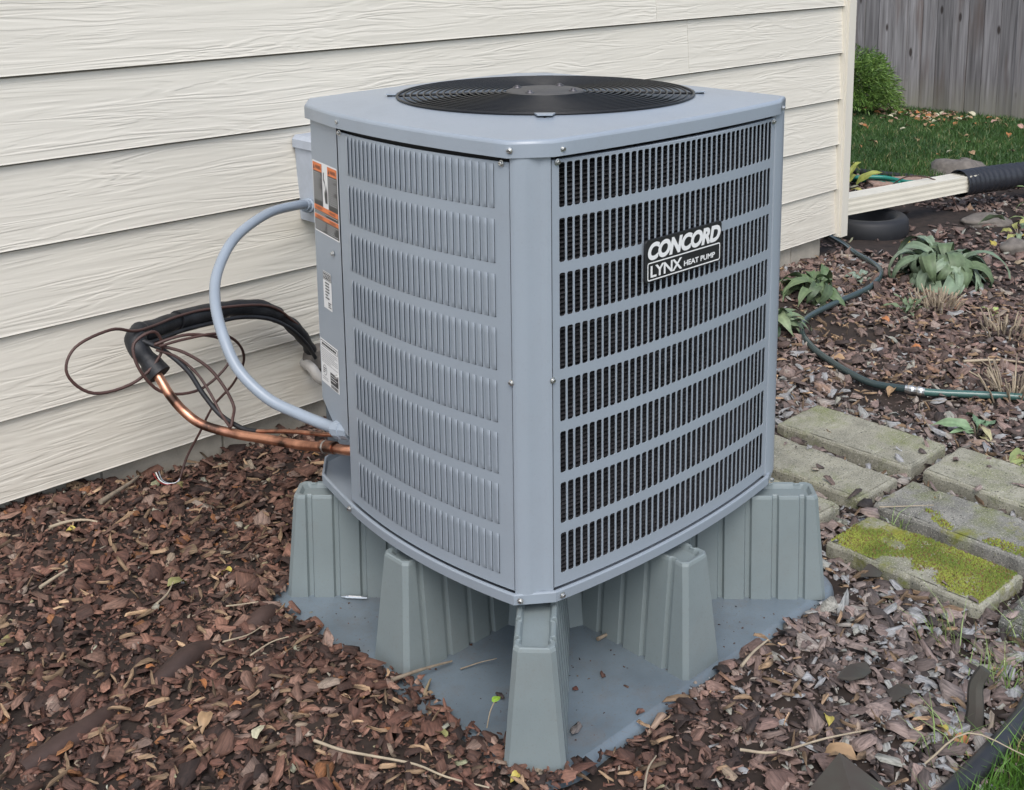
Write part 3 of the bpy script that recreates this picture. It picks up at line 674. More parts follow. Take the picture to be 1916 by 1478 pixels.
# screws
def screw(p, nrm):
    nrm = Vector(nrm).normalized(); q = nrm.to_track_quat('Z', 'Y').to_matrix().to_4x4(); q.translation = Vector(p)+nrm*.0005+Vector((0, 0, HZ))
    if 'screw' not in SC:
        mb = MB(); lathe(mb, (0, 0, 0), [(.0065, 0), (.0065, .001), (.0045, .0015), (.0045, .0048), (.0035, .0056), (.0001, .0056)], 12, smooth=False)
        mb.box((-.0038, -.0006, .0056), (.0038, .0006, .0060), 1); o = mb.build('screw', ['zinc', 'seam'], hp, q); SC['screw'] = o.data
    else: link('screw', SC['screw'], hp, q)
SC = {}
CO = .012
for p, nn in (((-.352, -.449, 1.222), (0, -1, 0)), ((-.442, -.398, 1.224), (-1, -.4, 0)), ((-.4475, .150, 1.224), (-1, 0, 0)), ((.392, -.4410, 1.222), (.4, -1, 0)),
              ((-.357, -.4395, 1.196), (0, -1, 0)), ((-.4385, -.372, 1.196), (-1, 0, 0)), ((.361, -.438, 1.193), (0, -1, 0)), ((-.4375, .160, 1.197), (-1, 0, 0)),
              ((-.425, .222, .905), ncb.to_tuple()+(0,)), ((-.421, .232, .600), ncb.to_tuple()+(0,)),
              ((-.434, -.405, .297), (-1, -.5, 0)), ((-.358, -.449, .297), (0, -1, 0)), ((.385, -.446, .297), (.1, -1, 0)), ((-.4475, .165, .297), (-1, 0, 0)),
              ((-.4365, -.3895, .760), (-1, 0, 0)), ((-.3715, -.4375, .760), (0, -1, 0))):
    screw(p, nn)
# top cap: skirt, rolled edge, shallow dome up to the fan opening
ZC = ZT-.001; FC = (.030, -.020); FR = .348
mb = MB(); ol = outline(CO, .020)
def loopz(off, z, bow=.020): return [(x, y, z) for x, y in outline(off, bow)]
L = [loopz(CO-.003, ZC), loopz(CO, ZC), loopz(CO, ZC+.026), loopz(CO-.0012, ZC+.0300), loopz(CO-.0035, ZC+.0325), loopz(CO-.007, ZC+.0335)]
base = L[-1]
for t in (.12, .35, .6, .82, .94, 1.0):
    lo = []
    for (x, y, z) in base:
        a = math.atan2(y-FC[1], x-FC[0]); cx, cy = FC[0]+(FR+.010)*math.cos(a), FC[1]+(FR+.010)*math.sin(a)
        lo.append((x+(cx-x)*t, y+(cy-y)*t, ZC+.0335+.011*(t**1.6)))
    L.append(lo)
def circ(r, z): return [(FC[0]+r*math.cos(math.atan2(y-FC[1], x-FC[0])), FC[1]+r*math.sin(math.atan2(y-FC[1], x-FC[0])), z) for x, y, _ in base]
L += [circ(FR+.003, ZC+.0450), circ(FR, ZC+.042), circ(FR, ZC+.010)]
loft(mb, L[:2], 0); loft(mb, L[1:3], 0, True); loft(mb, L[2:6], 0, True); loft(mb, L[5:12], 0, True); loft(mb, L[11:], 0, True)
cap = hpb(mb, 'top_cap', 'cap')
mb = MB(); lathe(mb, FC+(0,), [(FR+.001, 1.215), (FR-.004, 1.15), (FR-.002, .98), (FR+.03, .93)], 64); lathe(mb, FC+(0,), [(.43, .70), (.01, .70)], 32); hpb(mb, 'fan_shroud', 'dark')
# fan
mb = MB(); lathe(mb, FC+(0,), [(.001, 1.165), (.05, 1.165), (.055, 1.155), (.055, 1.10), (.001, 1.10)], 32); fan = hpb(mb, 'fan', 'blade')
for k in range(4):
    mb = MB(); a0 = k*PI/2+.5; vs = []; nr, na = 6, 8
    for i in range(nr+1):
        r = .05+.28*i/nr; sp = .95-.25*i/nr
        for j in range(na+1):
            a = a0+sp*(j/na-.5)+.35*(i/nr)**2; vs.append((FC[0]+r*math.cos(a), FC[1]+r*math.sin(a), 1.105+.075*(j/na)+.01*math.sin(j/na*PI)))
    mb.add(vs, [(i*(na+1)+j, (i+1)*(na+1)+j, (i+1)*(na+1)+j+1, i*(na+1)+j+1) for i in range(nr) for j in range(na)], 0, True)
    mb.build('fan_blade', 'blade', fan)
# wire guard
mb = MB(); NR = 17
def gzr(r): return ZC+.0475+.006*(1-(r/FR)**2)
for i in range(NR):
    r = FR+.002-i*.0155; ring(mb, FC+(gzr(r),), r, .0022 if i else .0030, 120, 6)
for k in range(4):
    a = PI/4+k*PI/2+PI; P = [(FC[0]+r*math.cos(a), FC[1]+r*math.sin(a), gzr(r)-.004) for r in (FR+.028, FR*.8, FR*.6, FR*.4, .07)]; tube(mb, P, .0030, 6, sn=3)
guard = hpb(mb, 'fan_guard', 'wire')
mb = MB(); zt_ = gzr(.09); lathe(mb, FC+(zt_,), [(.092, -.004), (.092, .001), (.085, .003), (.060, .0032), (.057, .005), (.001, .005)], 40)
for k in range(4):
    a = k*PI/2+.3; lathe(mb, (FC[0]+.075*math.cos(a), FC[1]+.075*math.sin(a), zt_+.003), [(.011, 0), (.011, .002), (.006, .003), (.006, .006), (.001, .007)], 10, 1)
mp_ = mb.build('motor_plate', ['motor', 'coil'], guard)
for k in range(4):   # clips holding the guard to the cap
    a = PI/4+k*PI/2+PI; mb = MB(); c = Vector((FC[0]+(FR+.016)*math.cos(a), FC[1]+(FR+.016)*math.sin(a), ZC+.0478)); d = Vector((math.cos(a), math.sin(a), 0)); e = Vector((-d.y, d.x, 0))
    vs = [c+d*x+e*y+Vector((0, 0, z)) for z in (0, .003) for x, y in ((-.012, -.022), (.013, -.016), (.013, .016), (-.012, .022))]
    mb.add(vs, [(4, 5, 6, 7), (0, 1, 5, 4), (1, 2, 6, 5), (2, 3, 7, 6), (3, 0, 4, 7)]); mb.build('guard_clip', 'cap', guard)

# ------------------------------------------------------------------ plastic stand
PC = (-.01, -.05); ZP = .010
stand = tag(empty('pump_stand', (PC[0], PC[1], ZP)), 'grey-green moulded plastic stand of radial fins on a flat pad under the cabinet', 'stand')
def rr(x0, y0, x1, y1, r, z, n=6):
    o_ = []
    for cx, cy, a0 in ((x1-r, y0+r, -PI/2), (x1-r, y1-r, 0), (x0+r, y1-r, PI/2), (x0+r, y0+r, PI)):
        o_ += [(cx+r*math.cos(a0+k*PI/2/n)-PC[0], cy+r*math.sin(a0+k*PI/2/n)-PC[1], z-ZP) for k in range(n+1)]
    return o_
mb = MB(); 
loft(mb, [rr(PX0, PY0, PX1, PY1, .10, -.045), rr(PX0, PY0, PX1, PY1, .10, -.012), rr(PX0+.003, PY0+.003, PX1-.003, PY1-.003, .10, -.002), rr(PX0+.010, PY0+.010, PX1-.010, PY1-.010, .095, .006), rr(PX0+.022, PY0+.022, PX1-.022, PY1-.022, .085, .010)], smooth=True)
mb.add(rr(PX0+.022, PY0+.022, PX1-.022, PY1-.022, .085, .010), [tuple(range(28))])
mb.build('pad', 'pad', stand)
def fin(ang, r0, r1, top=.272):
    """radial wall: pleated sides, trough in its top, sloping outer end"""
    pts = []   # (s, half width flag, pleat)
    pl = [(r0, 0)]
    s = r1-.052; seq = []
    q = s; k = 0
    while q > r0+.02:
        seq.append((q, k % 2)); q -= (.014 if k % 2 == 0 else .052); k += 1
    right = [(r1, 0, 'e')]
    side = [(r1-.004, 0)]
    for (q, kk) in seq:
        if kk == 0: side += [(q, 0), (q-.004, 1)]
        else: side += [(q, 1), (q-.004, 0)]
    side.append((r0, 0))
    def loop(z, wh, endin, pleat, sh=0):
        o_ = []; re = r1-endin
        for sgn in (1, -1):
            sd_ = [(min(s_, re-.004), wh-sh-(pleat if p_ else 0)) for s_, p_ in side]
            part = [(re-.0, wh-.010-sh)]+[(re-.010, wh-sh)]+sd_[1:]
            part = [(a, b*sgn) for a, b in part]
            o_ += part if sgn > 0 else part[::-1]
        return [(math.cos(ang)*a-math.sin(ang)*b, math.sin(ang)*a+math.cos(ang)*b, z-ZP) for a, b in o_]
    mb = MB(); wb, wt = .063, .042
    zs = [ZP-.001, top-.008, top-.002, top, top-.002, top-.006, top-.013]
    lp = [loop(zs[0], wb, 0, .009), loop(zs[1], wt, .022, .007), loop(zs[2], wt-.002, .024, .007), loop(zs[3], wt-.005, .027, .006), loop(zs[4], wt-.011, .034, .003), loop(zs[5], wt-.013, .036, .001), loop(zs[6], wt-.016, .040, 0)]
    loft(mb, lp, 0, False, cap1=True)
    return mb
for k in range(4):
    o = fin(PI/4+k*PI/2+(-.030 if k == 2 else 0), .09, [.69, .645, .700, .69][k]).build('fin', 'stand', stand); o = fin(k*PI/2, .09, .498).build('fin', 'stand', stand)
mb = MB(); lathe(mb, (0, 0, 0), [(.20, 0), (.19, .05), (.17, .13), (.16, .24), (.15, .26), (.001, .26)], 24, smooth=False); mb.build('hub', 'stand', stand)
for i in range(8):    # low arched web joining neighbouring fins near the hub
    a = i*PI/4; b = a+PI/4; mb = MB(); ns = 8; vs = []
    for j in range(ns+1):
        t = j/ns; th = a+(b-a)*t; r = .245-.02*math.sin(t*PI); zl = .10*(1-abs(2*t-1)**2.2)**.5+.02
        vs += [(r*math.cos(th), r*math.sin(th), zl+.03), (r*math.cos(th), r*math.sin(th), .25), (.19*math.cos(th), .19*math.sin(th), .25)]
    mb.add(vs, [(3*j, 3*j+3, 3*j+4, 3*j+1) for j in range(ns)]+[(3*j+1, 3*j+4, 3*j+5, 3*j+2) for j in range(ns)], 0, True); mb.build('web', 'stand', stand)

# ------------------------------------------------------------------ disconnect box, conduit, line set
db = tag(empty('disconnect_box', (.21, WD-.025, .885)), 'small grey electrical disconnect box on the siding behind the cabinet', 'electrical box')
mb = MB(); x0, x1, y0, y1, z0, z1 = -.115, .085, -.095, .012, -.145, .120
loft(mb, [[(x0+.012, y0+.02, z0), (x1-.012, y0+.02, z0), (x1-.012, y1, z0), (x0+.012, y1, z0)], [(x0+.010, y0+.012, z0+.02), (x1-.010, y0+.012, z0+.02), (x1-.010, y1, z0+.02), (x0+.010, y1, z0+.02)], [(x0, y0, z1), (x1, y0, z1), (x1, y1, z1), (x0, y1, z1)]], cap0=True, cap1=True)
mb.build('box_body', 'boxpaint', db)
mb = MB(); loft(mb, [[(x0-.008, y0-.008, z1-.026), (x1+.008, y0-.008, z1-.026), (x1+.008, y1, z1-.026), (x0-.008, y1, z1-.026)], [(x0-.008, y0-.008, z1), (x1+.008, y0-.008, z1), (x1+.008, y1, z1), (x0-.008, y1, z1)], [(x0+.004, y0+.006, z1+.012), (x1-.004, y0+.006, z1+.012), (x1-.004, y1, z1+.012), (x0+.004, y1, z1+.012)]], cap0=True, cap1=True)
lid = mb.build('lid', 'boxpaint', db)
mb = MB(); mb.box((-.06, y0-.012, z0+.03), (.06, y0-.002, z1-.04)); mb.build('cover', 'boxpaint', db)
mb = MB(); mb.box((.02, -.06, z1+.012), (.05, -.02, z1+.026)); mb.build('hasp', 'zinc', db)
con = tag(empty('electrical_conduit', (.07, 1.1, .79)), 'flexible blue-grey conduit looping from the electrical box down to the cabinet', 'conduit')
CP = [(.112, 1.12, .789), (.096, 1.12, .797), (.004, 1.038, .823), (-.15, .956, .836), (-.306, .875, .806), (-.41, .793, .75), (-.469, .711, .699), (-.5, .629, .637), (-.506, .547, .56), (-.475, .465, .496), (-.436, .384, .466), (-.413, .302, .455), (-.415, .235, .462)]
off = Vector(con.location)
mb = MB(); SPX = smooth_path(CP, 26); NPX = len(SPX)-1
tube(mb, [p-off for p in SPX], lambda t: .0138+(.0010 if int(round(t*NPX)) % 2 else 0), 14, sn=0); mb.build('flexible_pipe', 'conduit', con)
def fitting(a, b, parent, off, mt='conduit'):
    a, b = Vector(a)-off, Vector(b)-off; d = b-a; mb = MB()
    tube(mb, [a, a+d*.45, a+d*.46, a+d*.8, a+d*.81, b], lambda t: [.0215, .0215, .024, .024, .019, .019][min(5, int(t*5+.5))], 10, sn=0, smooth=False); mb.build('fitting', mt, parent)
fitting((.150, 1.145, .780), (.065, 1.09, .806), con, off); fitting((-.408, .205, .468), (-.415, .262, .458), con, off)
# suction line
def cline(name, pts, r, mt, label, cat, res=14):
    c = Vector(pts[0]); o_ = tag(empty(name, c), label, cat); mb = MB(); tube(mb, [Vector(p)-c for p in pts], r, res); return o_, mb, c
sp = [(-.38, .17, .430), (-.416, .2, .423), (-.415, .28, .403), (-.43, .4, .378), (-.461, .5, .371), (-.495, .6, .365), (-.542, .68, .38), (-.567, .73, .409), (-.589, .76, .452), (-.599, .79, .491), (-.607, .82, .522), (-.615, .84, .541), (-.622, .86, .560)]
suc, mb, c = cline('refrigerant_line', sp, .0125, 'copper', 'thick copper refrigerant pipe curving from the black insulation into the cabinet', 'copper pipe')
mb.build('pipe', 'copper', suc)
mb = MB(); tube(mb, [Vector((-.416, .262, .409))-c, Vector((-.419, .315, .397))-c], .0158, 14, sn=0); mb.build('coupling', 'copper', suc)
mb = MB(); tube(mb, [Vector((-.4175, .296, .4015))-c, Vector((-.4178, .302, .4000))-c], .0166, 14, sn=0); mb.build('braze_ring', 'zinc', suc)
lp = [(-.37, .24, .436), (-.40, .33, .418), (-.42, .45, .395), (-.455, .56, .372), (-.49, .66, .372), (-.50, .72, .40), (-.51, .76, .45), (-.535, .80, .52), (-.575, .84, .560), (-.61, .86, .575)]
liq, mb, c = cline('liquid_line', [(-.33, .26, .44)]+lp[:4], .0058, 'copper', 'thin copper pipe running beside the thick one into the cabinet', 'copper pipe', 8)
mb.build('pipe', 'copper', liq)
mb = MB(); tube(mb, [Vector(p)-c for p in [(-.455, .56, .372), (-.475, .60, .375), (-.50, .66, .40), (-.52, .71, .45), (-.54, .75, .51), (-.575, .80, .56), (-.61, .85, .585)]], .0065, 8); mb.build('foam_sleeve', 'blackfoam', liq)
c = Vector((-.622, .86, .575)); ins = tag(empty('pipe_insulation', c), 'black foam pipe insulation arching along the siding to the wall hole', 'pipe insulation')
ip = [(-.594, .80, .500), (-.605, .83, .530), (-.622, .868, .572), (-.595, .905, .594), (-.56, .93, .580), (-.437, 1.0, .565), (-.31, 1.05, .547), (-.204, 1.075, .533), (-.1, 1.09, .500), (-.02, 1.10, .447), (.049, 1.12, .375), (.11, 1.165, .30), (.125, 1.20, .27)]
mb = MB(); tube(mb, [Vector(p)-c for p in ip], lambda t: .0265+.0022*math.sin(t*41)+.0015*math.sin(t*97+1)-(.006 if t > .72 else 0), 16); mb.build('foam_sleeve', 'blackfoam', ins)
mb = MB(); tube(mb, [Vector(p)-c for p in ip[5:7]], .0295, 16); mb.build('tape_wrap', 'blackfoam', ins)
mb = MB(); tube(mb, [Vector(p)-c for p in ip[0:2]], lambda t: .0275+.004*(1-t), 16); mb.build('torn_end', 'blackfoam', ins)
mb = MB(); tube(mb, [Vector(p)+Vector((.0, -.03, -.022))-c for p in ip[2:12]], .0065, 8); mb.build('small_line', 'blackfoam', ins)
tag(pv := (lambda: (lambda mb: (tube(mb, [(-.03, .03, .06), (-.035, -.03, .055), (-.02, -.055, .02), (.03, -.06, -.005), (.08, -.05, .0)], .017, 12), mb.build('drain_pipe', 'pvc'))[1])(MB()))(), 'short grey plastic elbow pipe at the wall hole under the black insulation', 'pipe')
pv.location = (.125, WD-.03, .195)
mb = MB(); 
vs = [(.135+.052*math.cos(a)*(1+.15*math.sin(3*a)), WD-.024, .262+.058*math.sin(a)*(1+.12*math.cos(2*a))) for a in np.linspace(0, 2*PI, 18)[:-1]]; vb = [((x-.135)*.6+.135, WD-.042, (z-.262)*.6+.262) for x, y_, z in vs]
loft(mb, [[Vector(p)-Vector((.135, WD, .262)) for p in vs], [Vector(p)-Vector((.135, WD, .262)) for p in vb]], cap1=True); o = mb.build('wall_sealant', 'rock'); o.location = (.135, WD, .262); tag(o, 'dirty sealant putty round the pipe hole in the siding', 'sealant')
# low voltage cable: loose loops
wc = [(.02, 1.09, .425), (-.10, 1.06, .520), (-.31, 1.02, .568), (-.44, .97, .588), (-.57, .89, .604), (-.63, .86, .615), (-.70, .84, .640), (-.80, .83, .62), (-.83, .82, .56), (-.77, .81, .495), (-.66, .80, .50), (-.585, .80, .56), (-.60, .80, .62), (-.66, .80, .60), (-.655, .78, .53), (-.60, .77, .46),
      (-.50, .76, .445), (-.41, .76, .50), (-.42, .77, .56), (-.52, .77, .60), (-.60, .79, .59), (-.592, .79, .582), (-.541, .76, .558), (-.496, .72, .515), (-.474, .68, .464), (-.467, .65, .419), (-.488, .62, .402), (-.503, .606, .384)]
c = Vector(wc[0]); o = tag(empty('control_cable', c), 'brown low-voltage cable looped round the black insulation bend', 'cable')
mb = MB(); tube(mb, [Vector(p)-c for p in wc], .0042, 6, sn=6); mb.build('cable', 'wirebrown', o)
wd = [(-.60, .78, .585), (-.53, .77, .590), (-.44, .76, .585), (-.36, .80, .53), (-.31, .86, .45), (-.31, .93, .36), (-.34, 1.0, .28), (-.37, 1.04, .19), (-.40, 1.065, .12), (-.43, 1.06, g1(-.43, 1.06)+.030)]
mb = MB(); tube(mb, [Vector(p)-c for p in wd], .0040, 6, sn=6); mb.build('cable', 'wirebrown', o)
wf = [(-.60, .80, .570), (-.555, .775, .545), (-.52, .74, .500), (-.505, .70, .450), (-.50, .66, .405), (-.502, .61, .381)]
mb = MB(); tube(mb, [Vector(p)-c for p in wf], .0038, 6, sn=6); mb.build('cable', 'wirebrown', o)
z_ = g1(-.45, 1.12)
for mt, dx in (('white', 0), ('redwire', -.006), ('conduit', .006)):
    mb = MB(); tube(mb, [Vector(p)-c for p in [(-.43, 1.06, g1(-.43, 1.06)+.030), (-.45+dx, 1.045, z_+.026), (-.475+dx, 1.05, z_+.028), (-.485+dx, 1.075, z_+.034), (-.48+dx*1.5, 1.11, z_+.045)]], .0012 if mt != 'white' else .0017, 5, sn=5); mb.build('bare_wire', mt, o)

# ------------------------------------------------------------------ paving stones
pav = [((1.21, 1.465), (-.385, .100), 0, 'long mossless paving slab furthest up the path, just below the hose', 0), ((.925, 1.150), (-.385, .060), 0, 'paving slab directly beside the cabinet, with its far end hidden behind it', 1),
       ((1.215, 1.465), (-.90, -.415), .05, 'paving slab at the right edge of the picture, behind the half-mossed one', 2), ((.915, 1.150), (-.885, -.420), .44, 'dark paving slab with moss along its near edge only', 3),
       ((.640, .865), (-.885, -.440), .72, 'paving slab covered in bright yellow-green moss', 4), ((.650, .880), (-.36, .045), 0, 'paving slab almost hidden behind the right corner of the stand', 5), ((.615, .860), (-1.36, -.915), .03, 'dark grey slab at the right edge beyond the mossy one', 6), ((.905, 1.14), (-1.38, -.92), .2, 'slab outside the right edge of the picture beside the dark grey one', 7)]
for (xa, xb), (ya, yb), moss, lab, sd_ in pav:
    cx, cy = (xa+xb)/2, (ya+yb)/2; root = tag(empty('paving_slab', (cx, cy, -.02)), lab, 'paving slab', 'slabs of the garden path')
    root.rotation_euler = (random.uniform(-.015, .02), random.uniform(-.02, .02), random.uniform(-.03, .03))
    mb = MB(); hx, hy = (xb-xa)/2-.006, (yb-ya)/2-.005; nseg = 14
    def lp_(ins, z, am=.006):
        o_ = []
        for (ax, ay, bx_, by) in ((-1, -1, 1, -1), (1, -1, 1, 1), (1, 1, -1, 1), (-1, 1, -1, -1)):
            for k in range(nseg):
                t = k/nseg; X = (ax+(bx_-ax)*t)*(hx-ins); Y = (ay+(by-ay)*t)*(hy-ins)
                X += (float(vnoise(X*3+sd_, Y*3, 12, 0))-.5)*am*2; Y += (float(vnoise(X*3, Y*3+sd_, 12, 1))-.5)*am*2
                if abs(X) > hx-ins-.008 and abs(Y) > hy-ins-.008: X *= .97; Y *= .985
                o_.append((X, Y, z))
        return o_
    topz = .050+random.uniform(-.003, .004)
    loft(mb, [lp_(0, -.05), lp_(0, topz-.010), lp_(.003, topz-.003), lp_(.009, topz)], 0, False); 
    # top as a grid with three shallow scored joints
    ny = 64; nx = 12; vs = []
    for i in range(nx+1):
        for j in range(ny+1):
            X = -(hx-.010)+2*(hx-.010)*i/nx; Y = -(hy-.010)+2*(hy-.010)*j/ny
            sc = min(abs(Y-q*hy) for q in (-.5, 0, .5)); dz = -.006*max(0, 1-sc/.009)
            z = topz+dz+(float(vnoise(X+sd_, Y, 30, 2))-.5)*.003+.0003; vs.append((X, Y, z))
    mb.add(vs, [(i*(ny+1)+j, (i+1)*(ny+1)+j, (i+1)*(ny+1)+j+1, i*(ny+1)+j+1) for i in range(nx) for j in range(ny)], 0, True)
    mb.add(lp_(.008, topz-.0015), [tuple(range(4*nseg))])
    mb.build('slab', paver_mat('slab_%d' % sd_, moss, sd_, (.13, .13, .12) if sd_ == 6 else ((.22, .215, .19) if sd_ == 3 else (.30, .29, .225))), root)
    if moss > .15:
        n_ = int(16000*moss); X = rng.uniform(-hx+.01, hx-.005, n_); Y = rng.uniform(-hy+.01, hy-.01, n_)
        k_ = vnoise(X+cx, Y+cy, 9, 0)*.5+vnoise(X+cx, Y+cy, 25, 1)*.35
        if sd_ == 3: k_ += .28*sstep(-X, -.0, .10)+.06*sstep(-Y, 0, .2)-.22
        else: k_ += .16*sstep(-Y, -.18, .1)-.10*sstep(-X, .06, .11)
        k_ += (vnoise(X+cx, Y+cy, 7, 2)-.5)*.30; keep = k_ > (.90-moss*.52)+rng.normal(0, .03, n_); X, Y = X[keep], Y[keep]; n_ = len(X)
        a = rng.uniform(0, 2*PI, n_); hgt = rng.uniform(.002, .0065, n_); wdt = rng.uniform(.002, .0045, n_)
        V = np.zeros((n_, 4, 3)); ca, sa = np.cos(a), np.sin(a)
        V[:, 0] = np.stack([X-ca*wdt, Y-sa*wdt, np.full(n_, topz)], -1); V[:, 1] = np.stack([X+ca*wdt, Y+sa*wdt, np.full(n_, topz)], -1)
        V[:, 2] = np.stack([X+sa*wdt, Y-ca*wdt, np.full(n_, topz+.001)], -1); V[:, 3] = np.stack([X+rng.normal(0, .002, n_), Y+rng.normal(0, .002, n_), topz+hgt], -1)
        F = (np.array([[0, 1, 3], [1, 2, 3], [2, 0, 3]])[None]+np.arange(n_)[:, None, None]*4).reshape(-1, 3)
        t = np.clip(vnoise(X+cx, Y+cy, 14, 2)+rng.normal(0, .12, n_), 0, 1)[:, None]
        c_ = np.array([.11, .16, .02])*(1-t)+np.array([.31, .34, .055])*t
        c_ = np.where((rng.random(n_) < .22)[:, None], np.array([[.17, .11, .035]]), c_); cc = np.concatenate([np.repeat(c_[:, None], 4, 1), np.ones((n_, 4, 1))], -1)
        o = np_mesh('moss', V.reshape(-1, 3), F, 'grass', False, {'tint': ('FLOAT_COLOR', cc), 'lc': ('FLOAT_VECTOR', V)}, root); tag(o, kind='stuff')

# ------------------------------------------------------------------ chip mulch
def chips(name, X, Y, Z, L, Wf, tint, tilt=.38, kind='stuff', parent=None, thick=None, seed=0):
    r = np.random.default_rng(seed); n = len(X); K = 40; m_ = 7
    ang = np.sort(r.uniform(0, 2*PI, (K, m_))*0.35+np.linspace(0, 2*PI, m_, endpoint=False)*1.0, axis=1)
    rad = r.uniform(.62, 1.08, (K, m_)); px = np.cos(ang)*rad*.5; py = np.sin(ang)*rad*.5
    bend = r.normal(0, .10, K); tw = r.normal(0, .25, K)
    k = r.integers(0, K, n)
    th = thick if thick is not None else L*r.uniform(.07, .16, n)
    bx = px[k]*L[:, None]; by = py[k]*(L*Wf)[:, None]
    zc = bend[k][:, None]*((2*px[k])**2)*L[:, None]+tw[k][:, None]*px[k]*py[k]*L[:, None]
    V = np.zeros((n, 2*m_+1, 3)); V[:, :m_, 0] = bx; V[:, :m_, 1] = by; V[:, :m_, 2] = zc
    s = r.uniform(.72, .9, (n, 1)); V[:, m_:2*m_, 0] = bx*s+r.normal(0, .03, (n, m_))*L[:, None]; V[:, m_:2*m_, 1] = by*s; V[:, m_:2*m_, 2] = zc+th[:, None]*r.uniform(.75, 1.15, (n, m_))
    V[:, 2*m_, 2] = th*1.05
    LC = V+np.stack([r.uniform(0, 9, n)]*3, -1)[:, None, :]
    a = r.uniform(0, 2*PI, n); t1 = r.normal(0, tilt, n); t2 = r.normal(0, tilt, n)
    ca, sa = np.cos(a), np.sin(a); c1, s1 = np.cos(t1), np.sin(t1); c2, s2 = np.cos(t2), np.sin(t2)
    x, y, z = V[..., 0], V[..., 1], V[..., 2]
    y, z = y*c1[:, None]-z*s1[:, None], y*s1[:, None]+z*c1[:, None]
    x, z = x*c2[:, None]+z*s2[:, None], -x*s2[:, None]+z*c2[:, None]
    x, y = x*ca[:, None]-y*sa[:, None], x*sa[:, None]+y*ca[:, None]
    V = np.stack([x+X[:, None], y+Y[:, None], z+Z[:, None]], -1)
    i = np.arange(m_); j = (i+1) % m_
    T = np.concatenate([np.stack([i, j, m_+j], -1), np.stack([i, m_+j, m_+i], -1), np.stack([m_+i, m_+j, np.full(m_, 2*m_)], -1)])
    F = (T[None]+np.arange(n)[:, None, None]*(2*m_+1)).reshape(-1, 3)
    cc = np.concatenate([np.repeat(tint[:, None], 2*m_+1, 1), np.ones((n, 2*m_+1, 1))], -1)
    o = np_mesh(name, V.reshape(-1, 3), F, 'bark', False, {'tint': ('FLOAT_COLOR', cc), 'lc': ('FLOAT_VECTOR', LC)}, parent)
    if kind: tag(o, kind=kind)
    return o
def on_slab(X, Y, m_=0.0):
    k = np.zeros(len(X), bool)
    for (xa, xb), (ya, yb), *_ in pav: k |= (X > xa+m_) & (X < xb-m_) & (Y > ya+m_) & (Y < yb-m_)
    return k
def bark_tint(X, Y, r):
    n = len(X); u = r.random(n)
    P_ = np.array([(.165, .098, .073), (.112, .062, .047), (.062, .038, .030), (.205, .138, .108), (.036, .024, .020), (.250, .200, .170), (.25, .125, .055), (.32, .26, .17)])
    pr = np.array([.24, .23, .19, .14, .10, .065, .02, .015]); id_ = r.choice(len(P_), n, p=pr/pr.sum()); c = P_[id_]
    gm = (sstep(X*.8-Y*.55, .02, .75)*(1-.55*sstep(X, 1.3, 2.2)))[:, None]     # paler and greyer towards the open side of the bed
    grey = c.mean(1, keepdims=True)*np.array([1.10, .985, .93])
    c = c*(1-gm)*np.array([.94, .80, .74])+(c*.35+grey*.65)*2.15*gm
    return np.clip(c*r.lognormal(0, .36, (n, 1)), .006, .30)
def scatter(x0, x1, y0, y1, dens, Lm, seed, extra=None, far=False):
    r = np.random.default_rng(seed); n = int((x1-x0)*(y1-y0)*dens); X = r.uniform(x0, x1, n); Y = r.uniform(y0, y1, n)
    nb = (vnoise(X, Y, 14, 2)-.5)*.09
    inpad = (X > PX0+.024+nb) & (X < PX1+.006) & (Y > PY0-.008) & (Y < PY1+.02) & ~((X+Y < -1.03+nb) & (X < -.38)) & ~((X < -.43+nb*.5) & (Y > .37))
    k = ~inpad & (Y < WD+.02) if not far else ~inpad
    k &= ~((Y > WD+.02) & (X < XC+.02))
    sl = on_slab(X, Y, -.004); k &= ~(sl & (r.random(n) > .018)); k &= ~((X > 1.5) & (vnoise(X, Y, 2.2, 1)+r.normal(0, .12, n) < .33)); k &= ~(X > far_edge(Y)+r.normal(0, .08, n)); k &= ~(Y < near_edge(X)+r.normal(0, .02, n)); X, Y = X[k], Y[k]; sl = sl[k]; n = len(X)
    L = np.clip(r.lognormal(math.log(Lm), .46, n)*(1+.22*sstep(X*.8-Y*.55, .2, .9)), .008, .085); Wf = r.uniform(.22, .80, n)
    Z = gz(X, Y)+r.uniform(-.006, .013, n)+sstep(L, .04, .08)*.004
    onp = (X > PX0-.01) & (X < PX0+.12) & (Y > PY0-.02) & (Y < PY1); Z = np.where(onp, np.maximum(Z, .014+r.uniform(0, .016, n)), Z)
    onc = (X+Y < -.98) & (X > PX0-.03) & (Y > PY0-.02); Z = np.where(onc, np.maximum(Z, .016+r.uniform(0, .02, n)), Z)
    Z = np.where(sl, .035, Z)
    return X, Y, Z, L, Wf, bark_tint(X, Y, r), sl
for i, a in enumerate([(-1.75, .62, -1.25, 1.21, 5800, .0275), (.62, 3.3, -1.6, 1.21, 3300, .031), (3.3, 7.0, -.6, 3.2, 1300, .034), (-3.0, -1.75, -1.25, 1.21, 900, .036)]):
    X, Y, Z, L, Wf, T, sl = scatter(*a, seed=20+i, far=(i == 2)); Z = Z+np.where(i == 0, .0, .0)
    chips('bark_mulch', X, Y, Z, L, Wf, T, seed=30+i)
r = np.random.default_rng(6)     # crumbs and fines between the chips
n = 16000; X = r.uniform(-1.5, 2.2, n); Y = r.uniform(-1.25, 1.2, n); k = ~((X > PX0+.05) & (X < PX1) & (Y > PY0) & (Y < PY1)) & ~on_slab(X, Y, -.004) & (Y > near_edge(X)); X, Y = X[k], Y[k]; n = len(X)
